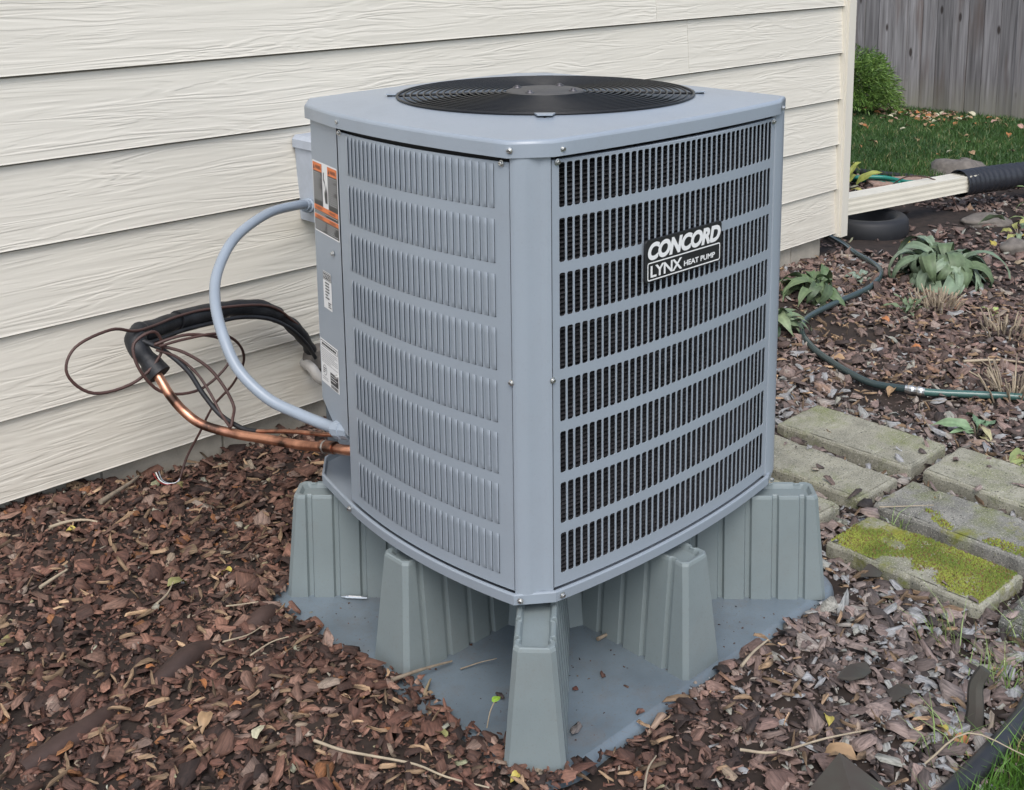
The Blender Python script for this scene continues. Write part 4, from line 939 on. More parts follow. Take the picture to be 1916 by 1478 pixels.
chips('bark_mulch', X, Y, gz(X, Y)+r.uniform(.004, .018, n), r.uniform(.005, .012, n), r.uniform(.3, .9, n), bark_tint(X, Y, r), tilt=.5, seed=78)
n = 480; X = r.uniform(PX0+.03, PX1-.02, n); Y = r.uniform(PY0+.03, PY1-.03, n)
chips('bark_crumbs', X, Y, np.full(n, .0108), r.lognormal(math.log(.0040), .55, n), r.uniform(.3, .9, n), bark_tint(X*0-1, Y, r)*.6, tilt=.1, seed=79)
r = np.random.default_rng(5)     # splinters and slivers
n = 3000; X = r.uniform(-1.6, 3.2, n); Y = r.uniform(-1.25, 1.2, n); k = ~((X > PX0+.05) & (X < PX1) & (Y > PY0) & (Y < PY1)) & ~on_slab(X, Y, -.01) & (Y > near_edge(X)); X, Y = X[k], Y[k]; n = len(X)
L = r.uniform(.03, .075, n); cc = np.array([.30, .20, .12])*r.lognormal(-.25, .45, (n, 1)); o = chips('bark_mulch', X, Y, gz(X, Y)+r.uniform(.008, .02, n), L, r.uniform(.06, .14, n), cc, tilt=.3, seed=77)

# single pieces lying on the pad, slabs and mulch
def chip_obj(name, x, y, z, L_, W_f, colr, rz, lab, cat, seed, group=None, th=.005):
    o_ = chips(name, np.array([0.]), np.array([0.]), np.array([0.]), np.array([L_]), np.array([W_f]), np.array([colr]), tilt=.06, kind=None, thick=np.array([th]), seed=seed)
    o_.location = (x, y, z); o_.rotation_euler = (0, 0, rz); tag(o_, lab, cat, group); return o_
GP = 'bark pieces lying on the pad'
for i, (x, y, L_, wf, c_, lab) in enumerate([(.010, -.420, .030, .8, (.10, .06, .05), 'square brown bark piece on the pad in front of the right fin'), (-.2675, -.395, .022, .5, (.09, .03, .02), 'small dark red bark piece on the pad nearest the front fin'), (-.186, -.404, .026, .55, (.08, .04, .03), 'upright little bark piece on the pad between the front and right fins'),
        (-.225, -.545, .030, .7, (.20, .10, .07), 'reddish oval bark piece near the pad edge'), (-.36, -.49, .058, .40, (.16, .14, .13), 'long grey bark piece on the pad beside the front fin'), (.345, -.428, .036, .55, (.10, .06, .05), 'dark curled bark piece near the right corner of the pad'),
        (.440, -.50, .022, .45, (.12, .06, .05), 'thin bark sliver at the rounded right corner of the pad'), (.30, -.33, .030, .5, (.20, .15, .08), 'tan seed husk on the pad before the right corner fin'), (-.40, -.30, .034, .5, (.05, .035, .03), 'dark bark piece standing near the green sprout')]):
    chip_obj('bark_piece', x, y, .013, L_, wf, c_, random.uniform(0, 3), lab, 'bark piece', 100+i, GP)

# ------------------------------------------------------------------ leaves
def leaf_mesh(name, L_, W_, droop, fold=.25, curl=0, seed=0, tip=.9, mt='leafy', c0=(.1, .14, .08), c1=None, nl=9, wav=.0):
    r = random.Random(seed); nw = 4; V = []; C = []; x = y = 0.0; z = 0.0; a = curl
    for i in range(nl+1):
        t = i/nl; wd = W_/2*(math.sin(min(1, t*1.02+.06)*PI)**.75)*(1-.25*t)+.0006
        for j in range(nw+1):
            u = j/nw*2-1; V.append((x, u*wd, z+abs(u)*wd*fold+wav*math.sin(t*14+u*2+seed))); k = .8+.4*abs(u) if j != 2 else 1.35
            cc = [c0[q]*(1-t)+(c1 or c0)[q]*t for q in range(3)]; C.append([q*k for q in cc]+[1])
        x += math.cos(a)*L_/nl; z += math.sin(a)*L_/nl; a -= droop/nl*(1+.5*r.random())
    F = [(i*(nw+1)+j, (i+1)*(nw+1)+j, (i+1)*(nw+1)+j+1, i*(nw+1)+j+1) for i in range(nl) for j in range(nw)]
    me = bpy.data.meshes.new(name); me.from_pydata(V, [], F)
    me.attributes.new('tint', 'FLOAT_COLOR', 'POINT').data.foreach_set('color', np.array(C, np.float32).ravel())
    me.attributes.new('lc', 'FLOAT_VECTOR', 'POINT').data.foreach_set('vector', np.array(V, np.float32).ravel())
    me.materials.append(M[mt]); me.polygons.foreach_set('use_smooth', [True]*len(F)); me.update(); return me
def plant(x, y, n, L0, Wd, rise, droop, label, seed, cols=((.13, .18, .115), (.17, .225, .15), (.095, .135, .07)), spread=1.0, xs=1.0, group='leafy perennials in the bark bed'):
    r = random.Random(seed); root = tag(empty('leafy_plant', (x, y, g1(x, y))), label, 'plant', group)
    ms = [leaf_mesh('leaf', L0, Wd, droop*q, .3, 0, seed+i, c0=cols[i % len(cols)], c1=tuple(v*1.15 for v in cols[i % len(cols)]), wav=.006) for i, q in enumerate((.8, 1.0, 1.25, 1.5, .95, 1.15))]
    for i in range(n):
        a = 2*PI*i/n*2.4+r.uniform(-.4, .4); el = r.uniform(*rise); s = r.uniform(.6, 1.15); rr_ = r.uniform(0, .05)*spread
        o_ = link('leaf', ms[i % 6], root); o_.location = (math.cos(a)*rr_*xs, math.sin(a)*rr_, r.uniform(0.0, .06)*spread*min(1, L0*6))
        o_.rotation_euler = (r.uniform(-.8, .8), -el, a); o_.scale = (s, s*r.uniform(.8, 1.15), s)
    mb = MB(); 
    for i in range(3): a = r.uniform(0, 6); tube(mb, [(0, 0, -.02), (.01*math.cos(a), .01*math.sin(a), .03), (.02*math.cos(a), .02*math.sin(a), .06*min(1, L0*5))], .003, 5, sn=3)
    mb.build('stem', 'twig', root); return root
plant(3.23, .52, 130, .30, .070, (.25, 1.2), 3.0, 'large clump of drooping grey-green leaves beyond the hose', 3, spread=2.2)
plant(2.62, .84, 40, .18, .050, (.2, 1.15), 2.1, 'leafy green plant between the cabinet and the hose bend', 5, cols=((.08, .125, .055), (.11, .155, .075), (.06, .09, .045)), spread=1.5)
plant(2.05, .66, 34, .16, .050, (.3, 1.2), 1.8, 'leafy green plant peeping out from behind the cabinet edge', 8, cols=((.10, .15, .085), (.13, .18, .10), (.17, .22, .12)), spread=1.3)
plant(1.69, -.37, 7, .15, .050, (.15, .7), 1.1, 'small plant with a few broad green leaves near the right edge', 12, cols=((.13, .21, .12), (.16, .24, .13), (.35, .32, .18)), spread=.6)
plant(1.49, -.56, 5, .15, .05, (.05, .3), .8, 'yellowing leaves lying flat at the right edge of the bed', 14, cols=((.30, .32, .15), (.22, .26, .10), (.42, .33, .18)), spread=.6)
plant(2.72, .42, 12, .09, .016, (.5, 1.3), .9, 'small weed with thin grey-green leaves in the middle of the bed', 15, cols=((.12, .16, .09),), spread=.8)
plant(2.94, .155, 4, .07, .035, (.5, 1.2), 1.2, 'pale green seedling right of the dry stubble', 16, cols=((.28, .34, .12),), spread=.3)
plant(3.0, .83, 9, .08, .035, (.1, .8), 1.3, 'little grey-blue seedling just outside the hose curve', 17, cols=((.17, .22, .17),), spread=.5)
plant(4.75, .62, 26, .20, .035, (.3, 1.1), 1.9, 'spread of pale green strap leaves below the black pipe', 18, cols=((.16, .21, .08), (.22, .27, .11), (.12, .17, .08)), spread=3)
plant(4.35, .66, 8, .15, .05, (.1, .6), 1.3, 'sprawling pale leaves under the end of the downspout', 19, cols=((.16, .21, .13), (.30, .30, .10)), spread=2)
plant(4.75, 2.02, 16, .20, .045, (.3, 1.2), 1.5, 'yellow-green leaves behind the teal hose', 21, cols=((.22, .24, .05), (.13, .17, .05), (.30, .28, .08)), spread=2.5)
plant(4.35, 1.80, 14, .15, .055, (.3, 1.2), 1.5, 'blue-green leaves beside the house corner', 22, cols=((.08, .13, .09),), spread=2)
def dry_tuft(x, y, n, h, label, seed, lean=.6):
    r = random.Random(seed); root = tag(empty('dry_stubble', (x, y, g1(x, y))), label, 'dry plant stubble', 'cut-back perennials in the bed')
    for i in range(n):
        a = r.uniform(0, 2*PI); q = r.uniform(0, .10); l = h*r.uniform(.6, 1.2); e = lean*r.uniform(.3, 1.2); mb = MB()
        tube(mb, [(0, 0, -.01), (math.cos(a)*math.sin(e)*l*.5, math.sin(a)*math.sin(e)*l*.5, l*.5), (math.cos(a)*math.sin(e)*l, math.sin(a)*math.sin(e)*l, l*math.cos(e))], lambda t: .0042*(1-.4*t), 5, sn=1)
        o_ = mb.build('stalk', 'twigpale' if r.random() < .55 else 'twig', root); o_.location = (math.cos(a)*q, math.sin(a)*q, 0)
dry_tuft(2.86, .36, 70, .075, 'brown cut stubble in the middle of the bed', 1); dry_tuft(2.70, .0, 40, .085, 'pale stubble clump at the right edge beside the brown one', 2); dry_tuft(2.06, -.33, 50, .115, 'straw-coloured stubble clump beside the hose at the right edge', 3, .9)

# fallen leaves
lc_ = {'yellow': (.44, .36, .08), 'orange': (.40, .16, .06), 'tan': (.34, .22, .12), 'pink': (.45, .28, .22), 'olive': (.26, .25, .10), 'pale': (.50, .47, .33), 'green': (.25, .36, .08)}
LMs = {}
for k_, c_ in lc_.items():
    for q in range(2): LMs[k_, q] = leaf_mesh('fallen_leaf', .05, .030, random.uniform(.6, 1.6), .35, .3, hash_ := 3+q+len(k_), c0=c_, c1=tuple(v*.8 for v in c_), nl=6, wav=.002)
def leafy(x, y, k_, s, label, z=None, group='fallen leaves in the bark bed'):
    o_ = link('fallen_leaf', LMs[k_, random.randint(0, 1)]); o_.location = (x, y, (g1(x, y)+.022) if z is None else z); o_.rotation_euler = (random.uniform(-.4, .4), random.uniform(-.3, .3), random.uniform(0, 6.3)); o_.scale = (s, s, s); tag(o_, label, 'leaf', group)
for a in [(-.93, .27, 'orange', .55, 'orange leaf lying left of the buried tube, left part of the mulch'), (-.86, .16, 'orange', .6, 'orange leaf near the bend of the buried tube'), (-.84, .02, 'orange', .55, 'orange leaf low in the left mulch'), (-.585, .50, 'yellow', .8, 'yellow leaf beside the back left fin'), (-.80, .93, 'yellow', .7, 'mottled yellow leaf near the foundation'),
          (-.74, .53, 'olive', 1.3, 'curled pale green leaf in the middle of the left mulch'), (-.90, .05, 'tan', 1.1, 'tan crumpled leaf near the left bottom'), (-.97, -.03, 'tan', .9, 'tan leaf at the left bottom edge'), (-.88, -.10, 'pale', .9, 'pale leaf at the bottom left of the picture'),
          (-.395, -.27, 'tan', 1.1, 'dry tan leaf standing on the pad beside the twig'), (.66, -.34, 'orange', 1.0, 'orange leaf beside the slab behind the right fin'), (.68, -.28, 'tan', 1.0, 'tan leaf between the stand and the slabs'), (.02, -.84, 'yellow', .8, 'small yellow leaf in the right mulch'), (.18, -1.06, 'orange', .9, 'bright orange leaf in front of the buried wedge'), (.165, -1.03, 'yellow', .7, 'yellow leaf tip beside the bright orange one'),
          (-.05, -.95, 'tan', 1.7, 'large brown leaf right of the dark fabric peak'), (-.60, -.36, 'olive', .8, 'olive leaf in front of the stand'), (-.55, -.52, 'yellow', .6, 'yellow leaf on the long twig'), (-.37, -.76, 'orange', .9, 'rusty orange leaf near the bottom centre'),
          (3.75, .98, 'yellow', 1.6, 'yellow heart-shaped leaf beside the black ring'), (4.10, .70, 'yellow', 1.5, 'yellow leaf under the downspout'), (4.2, .52, 'orange', 1.5, 'orange leaf in the far bed under the downspout'), (4.3, .62, 'yellow', 2.0, 'large yellow leaf under the mouth of the black pipe'), (4.0, .25, 'yellow', 1.3, 'yellow leaf at the right edge of the far bed'),
          (2.5, .40, 'orange', 1.2, 'rust coloured leaf in the middle of the bed'), (2.3, .15, 'orange', .9, 'orange leaf below the dry stubble'), (2.95, .62, 'pink', 1.2, 'reddish leaf near the hose bend'), (1.82, .0, 'tan', 1.2, 'brown leaf just below the hose coupling'), (1.30, -.05, 'tan', 1.0, 'tan leaf between the two upper slabs'), (1.95, .28, 'tan', 1.3, 'curled tan leaf above the hose')]:
    leafy(*a)
r = random.Random(4)
for i in range(170):   # leaves drifted against the fence and on the lawn
    t = r.random(); x = 8.2-abs(r.gauss(0, .33)); y = 3.1+r.gauss(0, .42)
    if i > 135: x = r.uniform(5.8, 8.2); y = r.uniform(1.7, 3.9)
    o_ = link('fallen_leaf', LMs[r.choice(['tan', 'pink', 'tan', 'orange', 'pale']), r.randint(0, 1)]); s = r.uniform(.9, 1.7); o_.scale = (s, s, s); o_.location = (x, y, g1(x, y)+.055); o_.rotation_euler = (r.uniform(-.5, .5), r.uniform(-.5, .5), r.uniform(0, 6.3))
    tag(o_, 'dry leaf among those drifted at the foot of the fence' if i <= 135 else 'dry leaf scattered on the far lawn', 'leaf', 'leaves drifted by the fence' if i <= 135 else 'leaves scattered on the far lawn')

# ------------------------------------------------------------------ grass
def grass(name, X, Y, h, wd, seed, c0, c1, lean=.35):
    r = np.random.default_rng(seed); n = len(X); Z = gz(X, Y)+.004; a = r.uniform(0, 2*PI, n); b = r.uniform(0, 2*PI, n); H = h*r.uniform(.5, 1.25, n); ln = np.abs(r.normal(0, lean, n))*H
    ca, sa = np.cos(a)*wd, np.sin(a)*wd; V = np.zeros((n, 5, 3)); dx, dy = np.cos(b)*ln, np.sin(b)*ln
    V[:, 0] = np.stack([X-ca, Y-sa, Z], -1); V[:, 1] = np.stack([X+ca, Y+sa, Z], -1)
    V[:, 2] = np.stack([X-ca*.8+dx*.3, Y-sa*.8+dy*.3, Z+H*.55], -1); V[:, 3] = np.stack([X+ca*.8+dx*.3, Y+sa*.8+dy*.3, Z+H*.55], -1); V[:, 4] = np.stack([X+dx*1.3, Y+dy*1.3, Z+H], -1)
    F = (np.array([[0, 1, 3], [0, 3, 2], [2, 3, 4]])[None]+np.arange(n)[:, None, None]*5).reshape(-1, 3)
    t = np.clip(vnoise(X, Y, 3, 1)*.6+r.normal(.2, .22, n), 0, 1)[:, None]; c = np.array(c0)*(1-t)+np.array(c1)*t
    dry = r.random(n) < .05; c[dry] = np.array([.30, .26, .12])
    cc = np.concatenate([np.repeat(c[:, None], 5, 1), np.ones((n, 5, 1))], -1)
    return tag(np_mesh(name, V.reshape(-1, 3), F, 'grass', False, {'tint': ('FLOAT_COLOR', cc), 'lc': ('FLOAT_VECTOR', V)}), kind='stuff')
r = np.random.default_rng(9)
n = 190000; X = r.uniform(5.3, 9.4, n); Y = r.uniform(-1.4, 4.8, n); k = X > far_edge(Y)+r.normal(0, .03, n); grass('grass', X[k], Y[k], .060, .0032, 1, (.030, .078, .020), (.075, .150, .035))
n = 88000; X = r.uniform(-1.2, 3.0, n); Y = r.uniform(-2.2, -1.0, n); k = Y < near_edge(X)+r.normal(0, .012, n)-.02; grass('grass', X[k], Y[k], .060, .0016, 2, (.035, .105, .012), (.12, .25, .035), .6)
for i, (x, y, n) in enumerate(((.50, -.86, 26), (.42, -1.02, 40), (.62, -1.02, 40), (.90, -.52, 14), (.12, -1.05, 22), (1.02, .01, 8))):
    X = x+r.normal(0, .028, n); Y = y+r.normal(0, .028, n); o = grass('grass_tuft', X, Y, .085, .0014, 40+i, (.12, .22, .05), (.30, .38, .14), .9); del o['kind']
    tag(o, ['grass tuft against the mossy slab', 'sparse grass tuft near the right bottom mulch', 'grass tuft beside the dark grey slab', 'thin blades growing between the mossy slabs', 'grass tuft next to the buried wedge', 'tiny grass tuft by the slab beside the cabinet'][i], 'grass tuft', 'grass tufts in the bed')

# ------------------------------------------------------------------ shrub by the fence
sx_, sy_ = 7.75, 3.82
shrub = tag(empty('shrub', (sx_, sy_, 0)), 'rounded feathery green shrub beside the house corner in front of the fence', 'shrub')
n = 20000; r = np.random.default_rng(3)
u = r.normal(0, 1, (n, 3)); u /= np.linalg.norm(u, axis=1)[:, None]; u[:, 2] = np.abs(u[:, 2])*1.1-.22
lump = .50+.85*vnoise(u[:, 0]*2+u[:, 2], u[:, 1]*2, 1.6, 0)
rad = lump*r.uniform(.25, 1.0, n)**.5; C = np.stack([u[:, 0]*.50*rad, u[:, 1]*.50*rad, (.20+u[:, 2]*.52*rad)], -1)
k = C[:, 2] > .02; C, u = C[k], u[k]; n = len(C)
d = u*.8+r.normal(0, .35, (n, 3)); d[:, 2] -= .25; d /= np.linalg.norm(d, axis=1)[:, None]; ll = r.uniform(.03, .07, n)[:, None]; sd_ = np.cross(d, r.normal(0, 1, (n, 3))); sd_ /= np.linalg.norm(sd_, axis=1)[:, None]; sd_ *= .0045
V = np.stack([C-sd_*.4, C+d*ll*.5-sd_, C+d*ll, C+d*ll*.5+sd_], 1); F = np.arange(n*4).reshape(-1, 4)
t = np.clip(r.normal(.45, .28, n), 0, 1)[:, None]; c = np.array([.055, .13, .022])*(1-t)+np.array([.19, .30, .06])*t
cc = np.concatenate([np.repeat(c[:, None], 4, 1), np.ones((n, 4, 1))], -1)
tag(np_mesh('foliage', V.reshape(-1, 3), F, 'leafy', False, {'tint': ('FLOAT_COLOR', cc), 'lc': ('FLOAT_VECTOR', V)}, shrub), kind='stuff')
for i in range(9):
    a = i*.7; mb = MB(); tube(mb, [(0, 0, -.02), (.10*math.cos(a), .10*math.sin(a), .18), (.26*math.cos(a), .26*math.sin(a), .42)], lambda t: .010*(1-.7*t), 6, sn=3); mb.build('stem', 'twig', shrub)

# ------------------------------------------------------------------ garden hose and other things in the right bed
hp_ = [(3.70, 1.50), (3.50, 1.22), (3.353, 1.064), (3.2, .856), (3.05, .75), (2.845, .695), (2.54, .689), (2.274, .656), (2.107, .574), (1.99, .47), (1.915, .36), (1.835, .20), (1.810, .08), (1.838, -.045)]
root = tag(empty('garden_hose', (1.838, -.045, 0)), 'dark green garden hose snaking through the bark bed from the house corner', 'hose'); c = Vector((1.838, -.045, 0))
mb = MB(); tube(mb, [Vector((x, y, g1(x, y)+.026))-c for x, y in hp_], .0135, 12, sn=10); mb.build('hose_length', 'hose', root)
h2 = [(1.85, -.085), (1.89, -.15), (1.95, -.24), (2.03, -.37), (2.12, -.55), (2.2, -.75), (2.3, -1.1)]
mb = MB(); tube(mb, [Vector((x, y, g1(x, y)+.026))-c for x, y in h2], .0135, 12, sn=10); mb.build('hose_length', 'hose2', root)
mb = MB(); A_ = Vector((1.836, -.035, g1(1.838, -.045)+.026)); B_ = Vector((1.855, -.100, g1(1.838, -.045)+.026)); rs = [.0148, .0148, .0165, .0165, .0140, .0140, .0172, .0172, .0155, .0155]
tube(mb, [A_+(B_-A_)*i/9-c for i in range(10)], lambda t: rs[int(t*9+.5)], 12, sn=0, smooth=False); mb.build('coupling', 'zinc', root)
# downspout extension
root = tag(empty('downspout_extension', (3.72, 1.50, .10)), 'cream ribbed downspout extension reaching from the house corner into the black pipe', 'downspout')
def rect_tube(mb, A_, B_, w_, h_, ribs=3):
    A_, B_ = Vector(A_), Vector(B_); d = (B_-A_).normalized(); s_ = d.cross(Vector((0, 0, 1))).normalized(); u_ = s_.cross(d)
    pr = []
    def edge(p, q, nrm):
        for k in range(ribs*4):
            t = k/(ribs*4); rb = .0013 if k % 4 in (1, 2) else 0
            if t == 0: rb = 0
            pr.append((p[0]+(q[0]-p[0])*t-nrm[0]*rb, p[1]+(q[1]-p[1])*t-nrm[1]*rb))
    edge((-w_, -h_), (w_, -h_), (0, -1)); edge((w_, -h_), (w_, h_), (1, 0)); edge((w_, h_), (-w_, h_), (0, 1)); edge((-w_, h_), (-w_, -h_), (-1, 0))
    loft(mb, [[P_+s_*a+u_*b for a, b in pr] for P_ in (A_, B_)])
    loft(mb, [[B_+s_*a+u_*b for a, b in pr], [B_+s_*a*.94+u_*b*.94 for a, b in pr]]); loft(mb, [[A_+s_*a*.94+u_*b*.94 for a, b in pr], [A_+s_*a+u_*b for a, b in pr]])
c = Vector((3.72, 1.50, .10))
mb = MB(); rect_tube(mb, Vector((3.72, 1.405, .155))-c, Vector((4.80, 1.155, .172))-c, .058, .047); mb.build('tube', 'downspout', root)
mb = MB(); rect_tube(mb, Vector((3.66, 1.425, .150))-c, Vector((3.73, 1.405, .153))-c, .062, .051); mb.build('elbow', 'downspout', root)
mb = MB(); rect_tube(mb, Vector((3.52, 1.45, .8))-c, Vector((3.60, 1.44, .16))-c, .05, .04); mb.build('tube', 'downspout', root)
root = tag(empty('corrugated_pipe', (4.8, 1.15, .1)), 'black ribbed plastic drain pipe over the end of the downspout at the right edge', 'pipe'); c = Vector((4.8, 1.15, .1))
mb = MB(); tube(mb, [Vector(p)-c for p in [(4.70, 1.18, .165), (4.95, 1.12, .165), (5.25, 1.03, .16), (5.6, .90, .14), (6.1, .65, .12), (6.8, .3, .10)]], lambda t: .078+.003*math.sin(t*190)+(.004 if t < .02 else 0), 24, cap=False, sn=30); mb.build('pipe', 'blackpipe', root)
# black ring
root = tag(empty('rubber_ring', (3.93, 1.34, 0)), 'low black rubber ring lying under the downspout at the house corner', 'rubber ring')
mb = MB(); lathe(mb, (0, 0, g1(3.93, 1.34)), [(.225, -.02), (.235, .02), (.232, .08), (.215, .10), (.175, .102), (.155, .09), (.15, .0)], 48); mb.build('ring_wall', 'rubber', root)
# teal hose coil
root = tag(empty('coiled_hose', (4.75, 1.86, 0)), 'coil of teal garden hose lying behind the downspout', 'hose')
mb = MB(); P_ = []
for i in range(60): a = i*.42; q = .30+.05*math.sin(i*.9); P_.append((q*1.1*math.cos(a), q*math.sin(a), .03+.012*(i//15)+g1(4.75, 1.86)))
tube(mb, P_, .014, 8, sn=3); mb.build('hose_coil', 'teal', root)
mb = MB(); tube(mb, [(.3, -.1, .04), (.5, -.2, .03), (.8, -.35, .03)], .014, 8); mb.build('hose_end', 'teal', root)
def stone(name, x, y, sx, sy, sz, mt, label, seed, cat='rock'):
    r = random.Random(seed); mb = MB(); nu, nv = 20, 12; vs = []
    for j in range(nv+1):
        ph = PI*j/nv
        for i in range(nu):
            th = 2*PI*i/nu; d = 1+.14*math.sin(3*th+seed)*math.sin(ph)+.1*math.sin(5*ph+th+seed)+r.uniform(-.02, .02); vs.append((sx*d*math.sin(ph)*math.cos(th), sy*d*math.sin(ph)*math.sin(th), sz*d*math.cos(ph)))
    mb.add(vs, [(j*nu+i, (j+1)*nu+i, (j+1)*nu+(i+1) % nu, j*nu+(i+1) % nu) for j in range(nv) for i in range(nu)], 0, True); o_ = mb.build(name, mt); o_.location = (x, y, g1(x, y)+sz*.3); tag(o_, label, cat)
stone('rock', 5.72, 1.66, .20, .19, .10, 'rock', 'rounded brown-grey rock behind the mouth of the black pipe', 2)
stone('rock', 4.05, .55, .09, .07, .05, 'rock', 'small dark stone in the bed below the downspout', 5)
stone('rock', 4.55, .93, .17, .12, .03, 'rock', 'flat grey stone half buried under the downspout', 6)
mb = MB(); pr = [(-.22, -.10), (.24, -.13), (.27, .09), (-.18, .13)]; loft(mb, [[(a, b, -.03) for a, b in pr], [(a, b, .035) for a, b in pr], [(a*.96, b*.94, .042) for a, b in pr]], cap1=True); o = mb.build('stepping_stone', 'pink'); o.location = (5.2, 1.84, g1(5.2, 1.84)); o.rotation_euler = (0, 0, -.6); tag(o, 'pinkish aggregate stepping stone at the edge of the far lawn', 'stone')
mb = MB(); ee = [(5.32, 2.6), (5.36, 2.2), (5.40, 1.9), (5.52, 1.68), (5.9, 1.52), (6.4, 1.28)]; tube(mb, [(x-5.4, y-1.9, g1(x, y)+.02) for x, y in ee], .022, 10); o = mb.build('lawn_edging', 'edging'); o.location = (5.4, 1.9, 0); tag(o, 'black plastic edging along the far lawn', 'edging')
mb = MB(); ee = [(x, float(near_edge(np.array(x)))+.012) for x in (-1.2, -.6, -.2, .0, .15, .3, .45, .6)]; tube(mb, [(x-.1, y+1.1, g1(x, y)+(.030 if x > .05 else .018)) for x, y in ee], .021, 12); o = mb.build('lawn_edging', 'edging'); o.location = (.1, -1.1, 0); tag(o, 'shiny black tube edging between the mulch and the near grass', 'edging')
mb = MB(); tube(mb, [(0, 0, 0), (.02, -.02, .14), (.12, -.10, .22), (.28, -.22, .17), (.36, -.30, 0)], .004, 6); o = mb.build('wire_hoop', 'rust'); o.location = (4.25, 1.42, .02); tag(o, 'thin rusty wire hoop arching over the downspout', 'wire')

# ------------------------------------------------------------------ buried tube, fabric, twigs, pen, sprout
mb = MB(); tp = [(-1.24, .17), (-1.12, .19), (-1.0, .235), (-.90, .25), (-.82, .272), (-.74, .285), (-.66, .29), (-.60, .305), (-.545, .335)]
tube(mb, [(x+.8, y-.27, g1(x, y)-.006+.008*math.sin(i*2.1)) for i, (x, y) in enumerate(tp)], lambda t: .024+.005*math.sin(t*17)-.012*max(0, t-.75)*4*.6, 10); o = mb.build('buried_tube', 'root'); o.location = (-.8, .27, 0); tag(o, 'dark brown tube half buried across the left mulch', 'tube')
mb = MB(); vs = [(0, 0, .105), (-.16, .045, -.01), (-.22, -.25, -.01), (.07, -.22, -.01), (.06, .02, -.01)]; mb.add(vs, [(0, 1, 2), (0, 2, 3), (0, 3, 4), (0, 4, 1)]); o = mb.build('fabric_peak', 'fabric'); o.location = (-.125, -.955, g1(-.1, -.97)-.02); tag(o, 'dark folded peak of landscape fabric at the bottom edge of the picture', 'landscape fabric')
mb = MB(); tube(mb, [(0, 0, -.02), (.012, .0, .04), (.03, .01, .085), (.045, .0, .12)], lambda t: .020*(1-.35*t), 7, smooth=False); o = mb.build('fabric_strip', 'fabric'); o.location = (.23, -1.05, 0); tag(o, 'brown fabric strip standing up beside the near grass', 'landscape fabric')
for i, (x, y, s, lab) in enumerate(((.19, -.80, .05, 'dark green fabric scrap in the right mulch'), (.21, -.90, .045, 'greenish fabric scrap nearest the buried wedge'), (.62, -.60, .045, 'dark fabric scrap by the right corner of the pad'))):
    mb = MB(); r = random.Random(i); pr = [(s*math.cos(a)*r.uniform(.6, 1.2), s*.6*math.sin(a)*r.uniform(.6, 1.1), r.uniform(0, .015)) for a in np.linspace(0, 2*PI, 8)[:-1]]; loft(mb, [pr, [(a, b, c_+.002) for a, b, c_ in pr]], cap1=True); o = mb.build('fabric_scrap', 'fabric'); o.location = (x, y, g1(x, y)+.022); tag(o, lab, 'landscape fabric', 'scraps of landscape fabric')
def twig(P_, r0, mt, label, z=.026, bend=.004):
    c = Vector((P_[0][0], P_[0][1], 0)); mb = MB(); tube(mb, [Vector((p[0], p[1], (p[2] if len(p) > 2 else g1(p[0], p[1])+z)+random.uniform(-bend, bend)))-c for p in P_], lambda t: r0*(1-.5*t), 6, sn=4); o_ = mb.build('twig', mt); o_.location = c; tag(o_, label, 'twig', 'twigs on the mulch and pad')
twig([(-.56, -.13, .045), (-.48, -.135, .035), (-.40, -.142, .022)], .0048, 'twig', 'grey-brown twig lying from the mulch onto the pad')
twig([(-.80, -.19), (-.775, -.25), (-.745, -.30), (-.70, -.385), (-.675, -.45), (-.63, -.52)], .0034, 'twigpale', 'long pale stalk along the bottom of the picture')
twig([(-.19, -.775), (-.15, -.83), (-.05, -.88), (.06, -.93)], .0032, 'twigpale', 'pale stalk lying across the right mulch')
twig([(.03, -.62), (.09, -.61), (.16, -.60)], .004, 'twigpale', 'reddish stalk beside the pad edge')
twig([(-.42, -.72), (-.36, -.68), (-.31, -.66)], .0028, 'twigpale', 'pale green stalk beside the pad at the bottom')
twig([(-.10, -.31, .018), (-.045, -.315, .018)], .0050, 'twig', 'short brown stick on the pad between front and right fins', bend=0)
twig([(-.69, 1.02), (-.63, 1.05), (-.57, 1.09), (-.52, 1.14)], .008, 'twig', 'thick brown stick on the mulch near the foundation')
twig([(-.85, .98), (-.80, .98), (-.76, .96), (-.74, .93)], .005, 'twigpale', 'pale bent stalk at the left edge below the foundation')
twig([(-.98, .72), (-.93, .74), (-.90, .75)], .005, 'twigpale', 'pale stick at the left edge of the mulch')
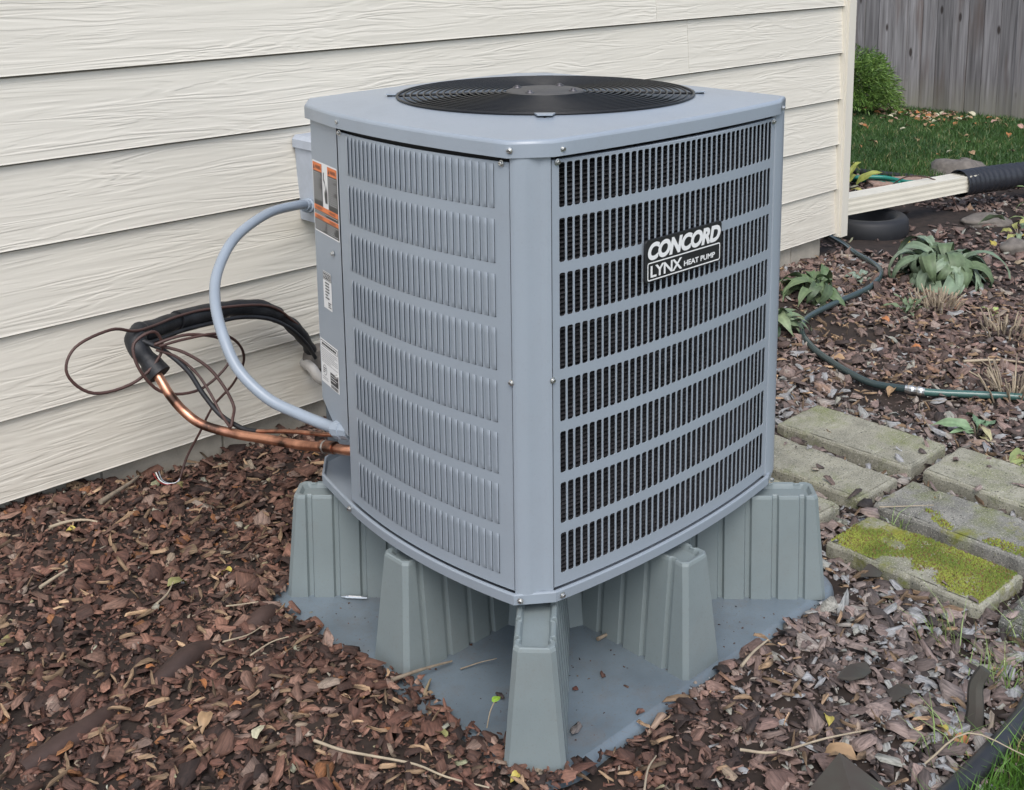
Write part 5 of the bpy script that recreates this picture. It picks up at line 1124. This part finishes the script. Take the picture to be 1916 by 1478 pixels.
twig([(-.80, .47), (-.76, .50), (-.72, .54)], .003, 'twigpale', 'thin tan stalk in the left mulch')
twig([(-.68, .36), (-.64, .345), (-.61, .33)], .0022, 'twigpale', 'thin white root beside the buried tube')
twig([(-.76, .235), (-.70, .23), (-.655, .24)], .0022, 'twigpale', 'thin white root near the left stand fin')
twig([(-.74, .15), (-.68, .16), (-.64, .15)], .0022, 'twigpale', 'thin yellow root in the left mulch')
twig([(-.40, -.17, .015), (-.36, -.19, .022), (-.33, -.215, .03)], .0018, 'twig', 'thin dark twig on the pad behind the dry leaf', bend=0)
twig([(.03, -1.05), (.10, -1.10, .09), (.14, -1.2, .07)], .0022, 'twigpale', 'thin stalk leaning over the near grass')
twig([(.90, -.46, .045), (.96, -.50, .04), (1.02, -.56, .04)], .002, 'twigpale', 'fine straw on the dark slab')
twig([(2.25, -.05), (2.35, -.15), (2.4, -.3)], .006, 'twigpale', 'pale curved stalk lying in the bed at the right')
twig([(1.55, -.28), (1.62, -.20, .07), (1.72, -.28, .07)], .0018, 'twig', 'reddish stem arching over the small broad-leaved plant')
pen = tag(empty('pen', (-.42, .258, .018)), 'silver pen lying on the pad beside the back left fin', 'pen'); pen.rotation_euler = (0, 0, math.atan2(.205-.267, -.374+.426))
mb = MB(); tube(mb, [(0, 0, 0), (.012, 0, 0), (.0121, 0, 0), (.055, 0, 0), (.0551, 0, 0), (.066, 0, 0)], lambda t: [.0008, .0034, .0040, .0040, .0034, .0022][int(t*5+.5)], 8, sn=0, smooth=False); mb.build('barrel', 'silver', pen)
mb = MB(); mb.box((.020, -.0045, .003), (.052, -.0025, .0052)); mb.build('clip', 'white', pen)
spr = tag(empty('sprout', (-.505, -.375, .03)), 'single bright green sprout rising beside the front fin', 'sprout')
mb = MB(); tube(mb, [(0, 0, 0), (.006, -.004, .035), (.016, -.008, .058)], .0013, 6); mb.build('stem', 'twigpale', spr)
ml_ = leaf_mesh('leaf', .022, .018, .5, .2, .3, 2, c0=(.25, .42, .05), nl=5); o_ = link('leaf', ml_, spr); o_.location = (.012, -.006, .056)
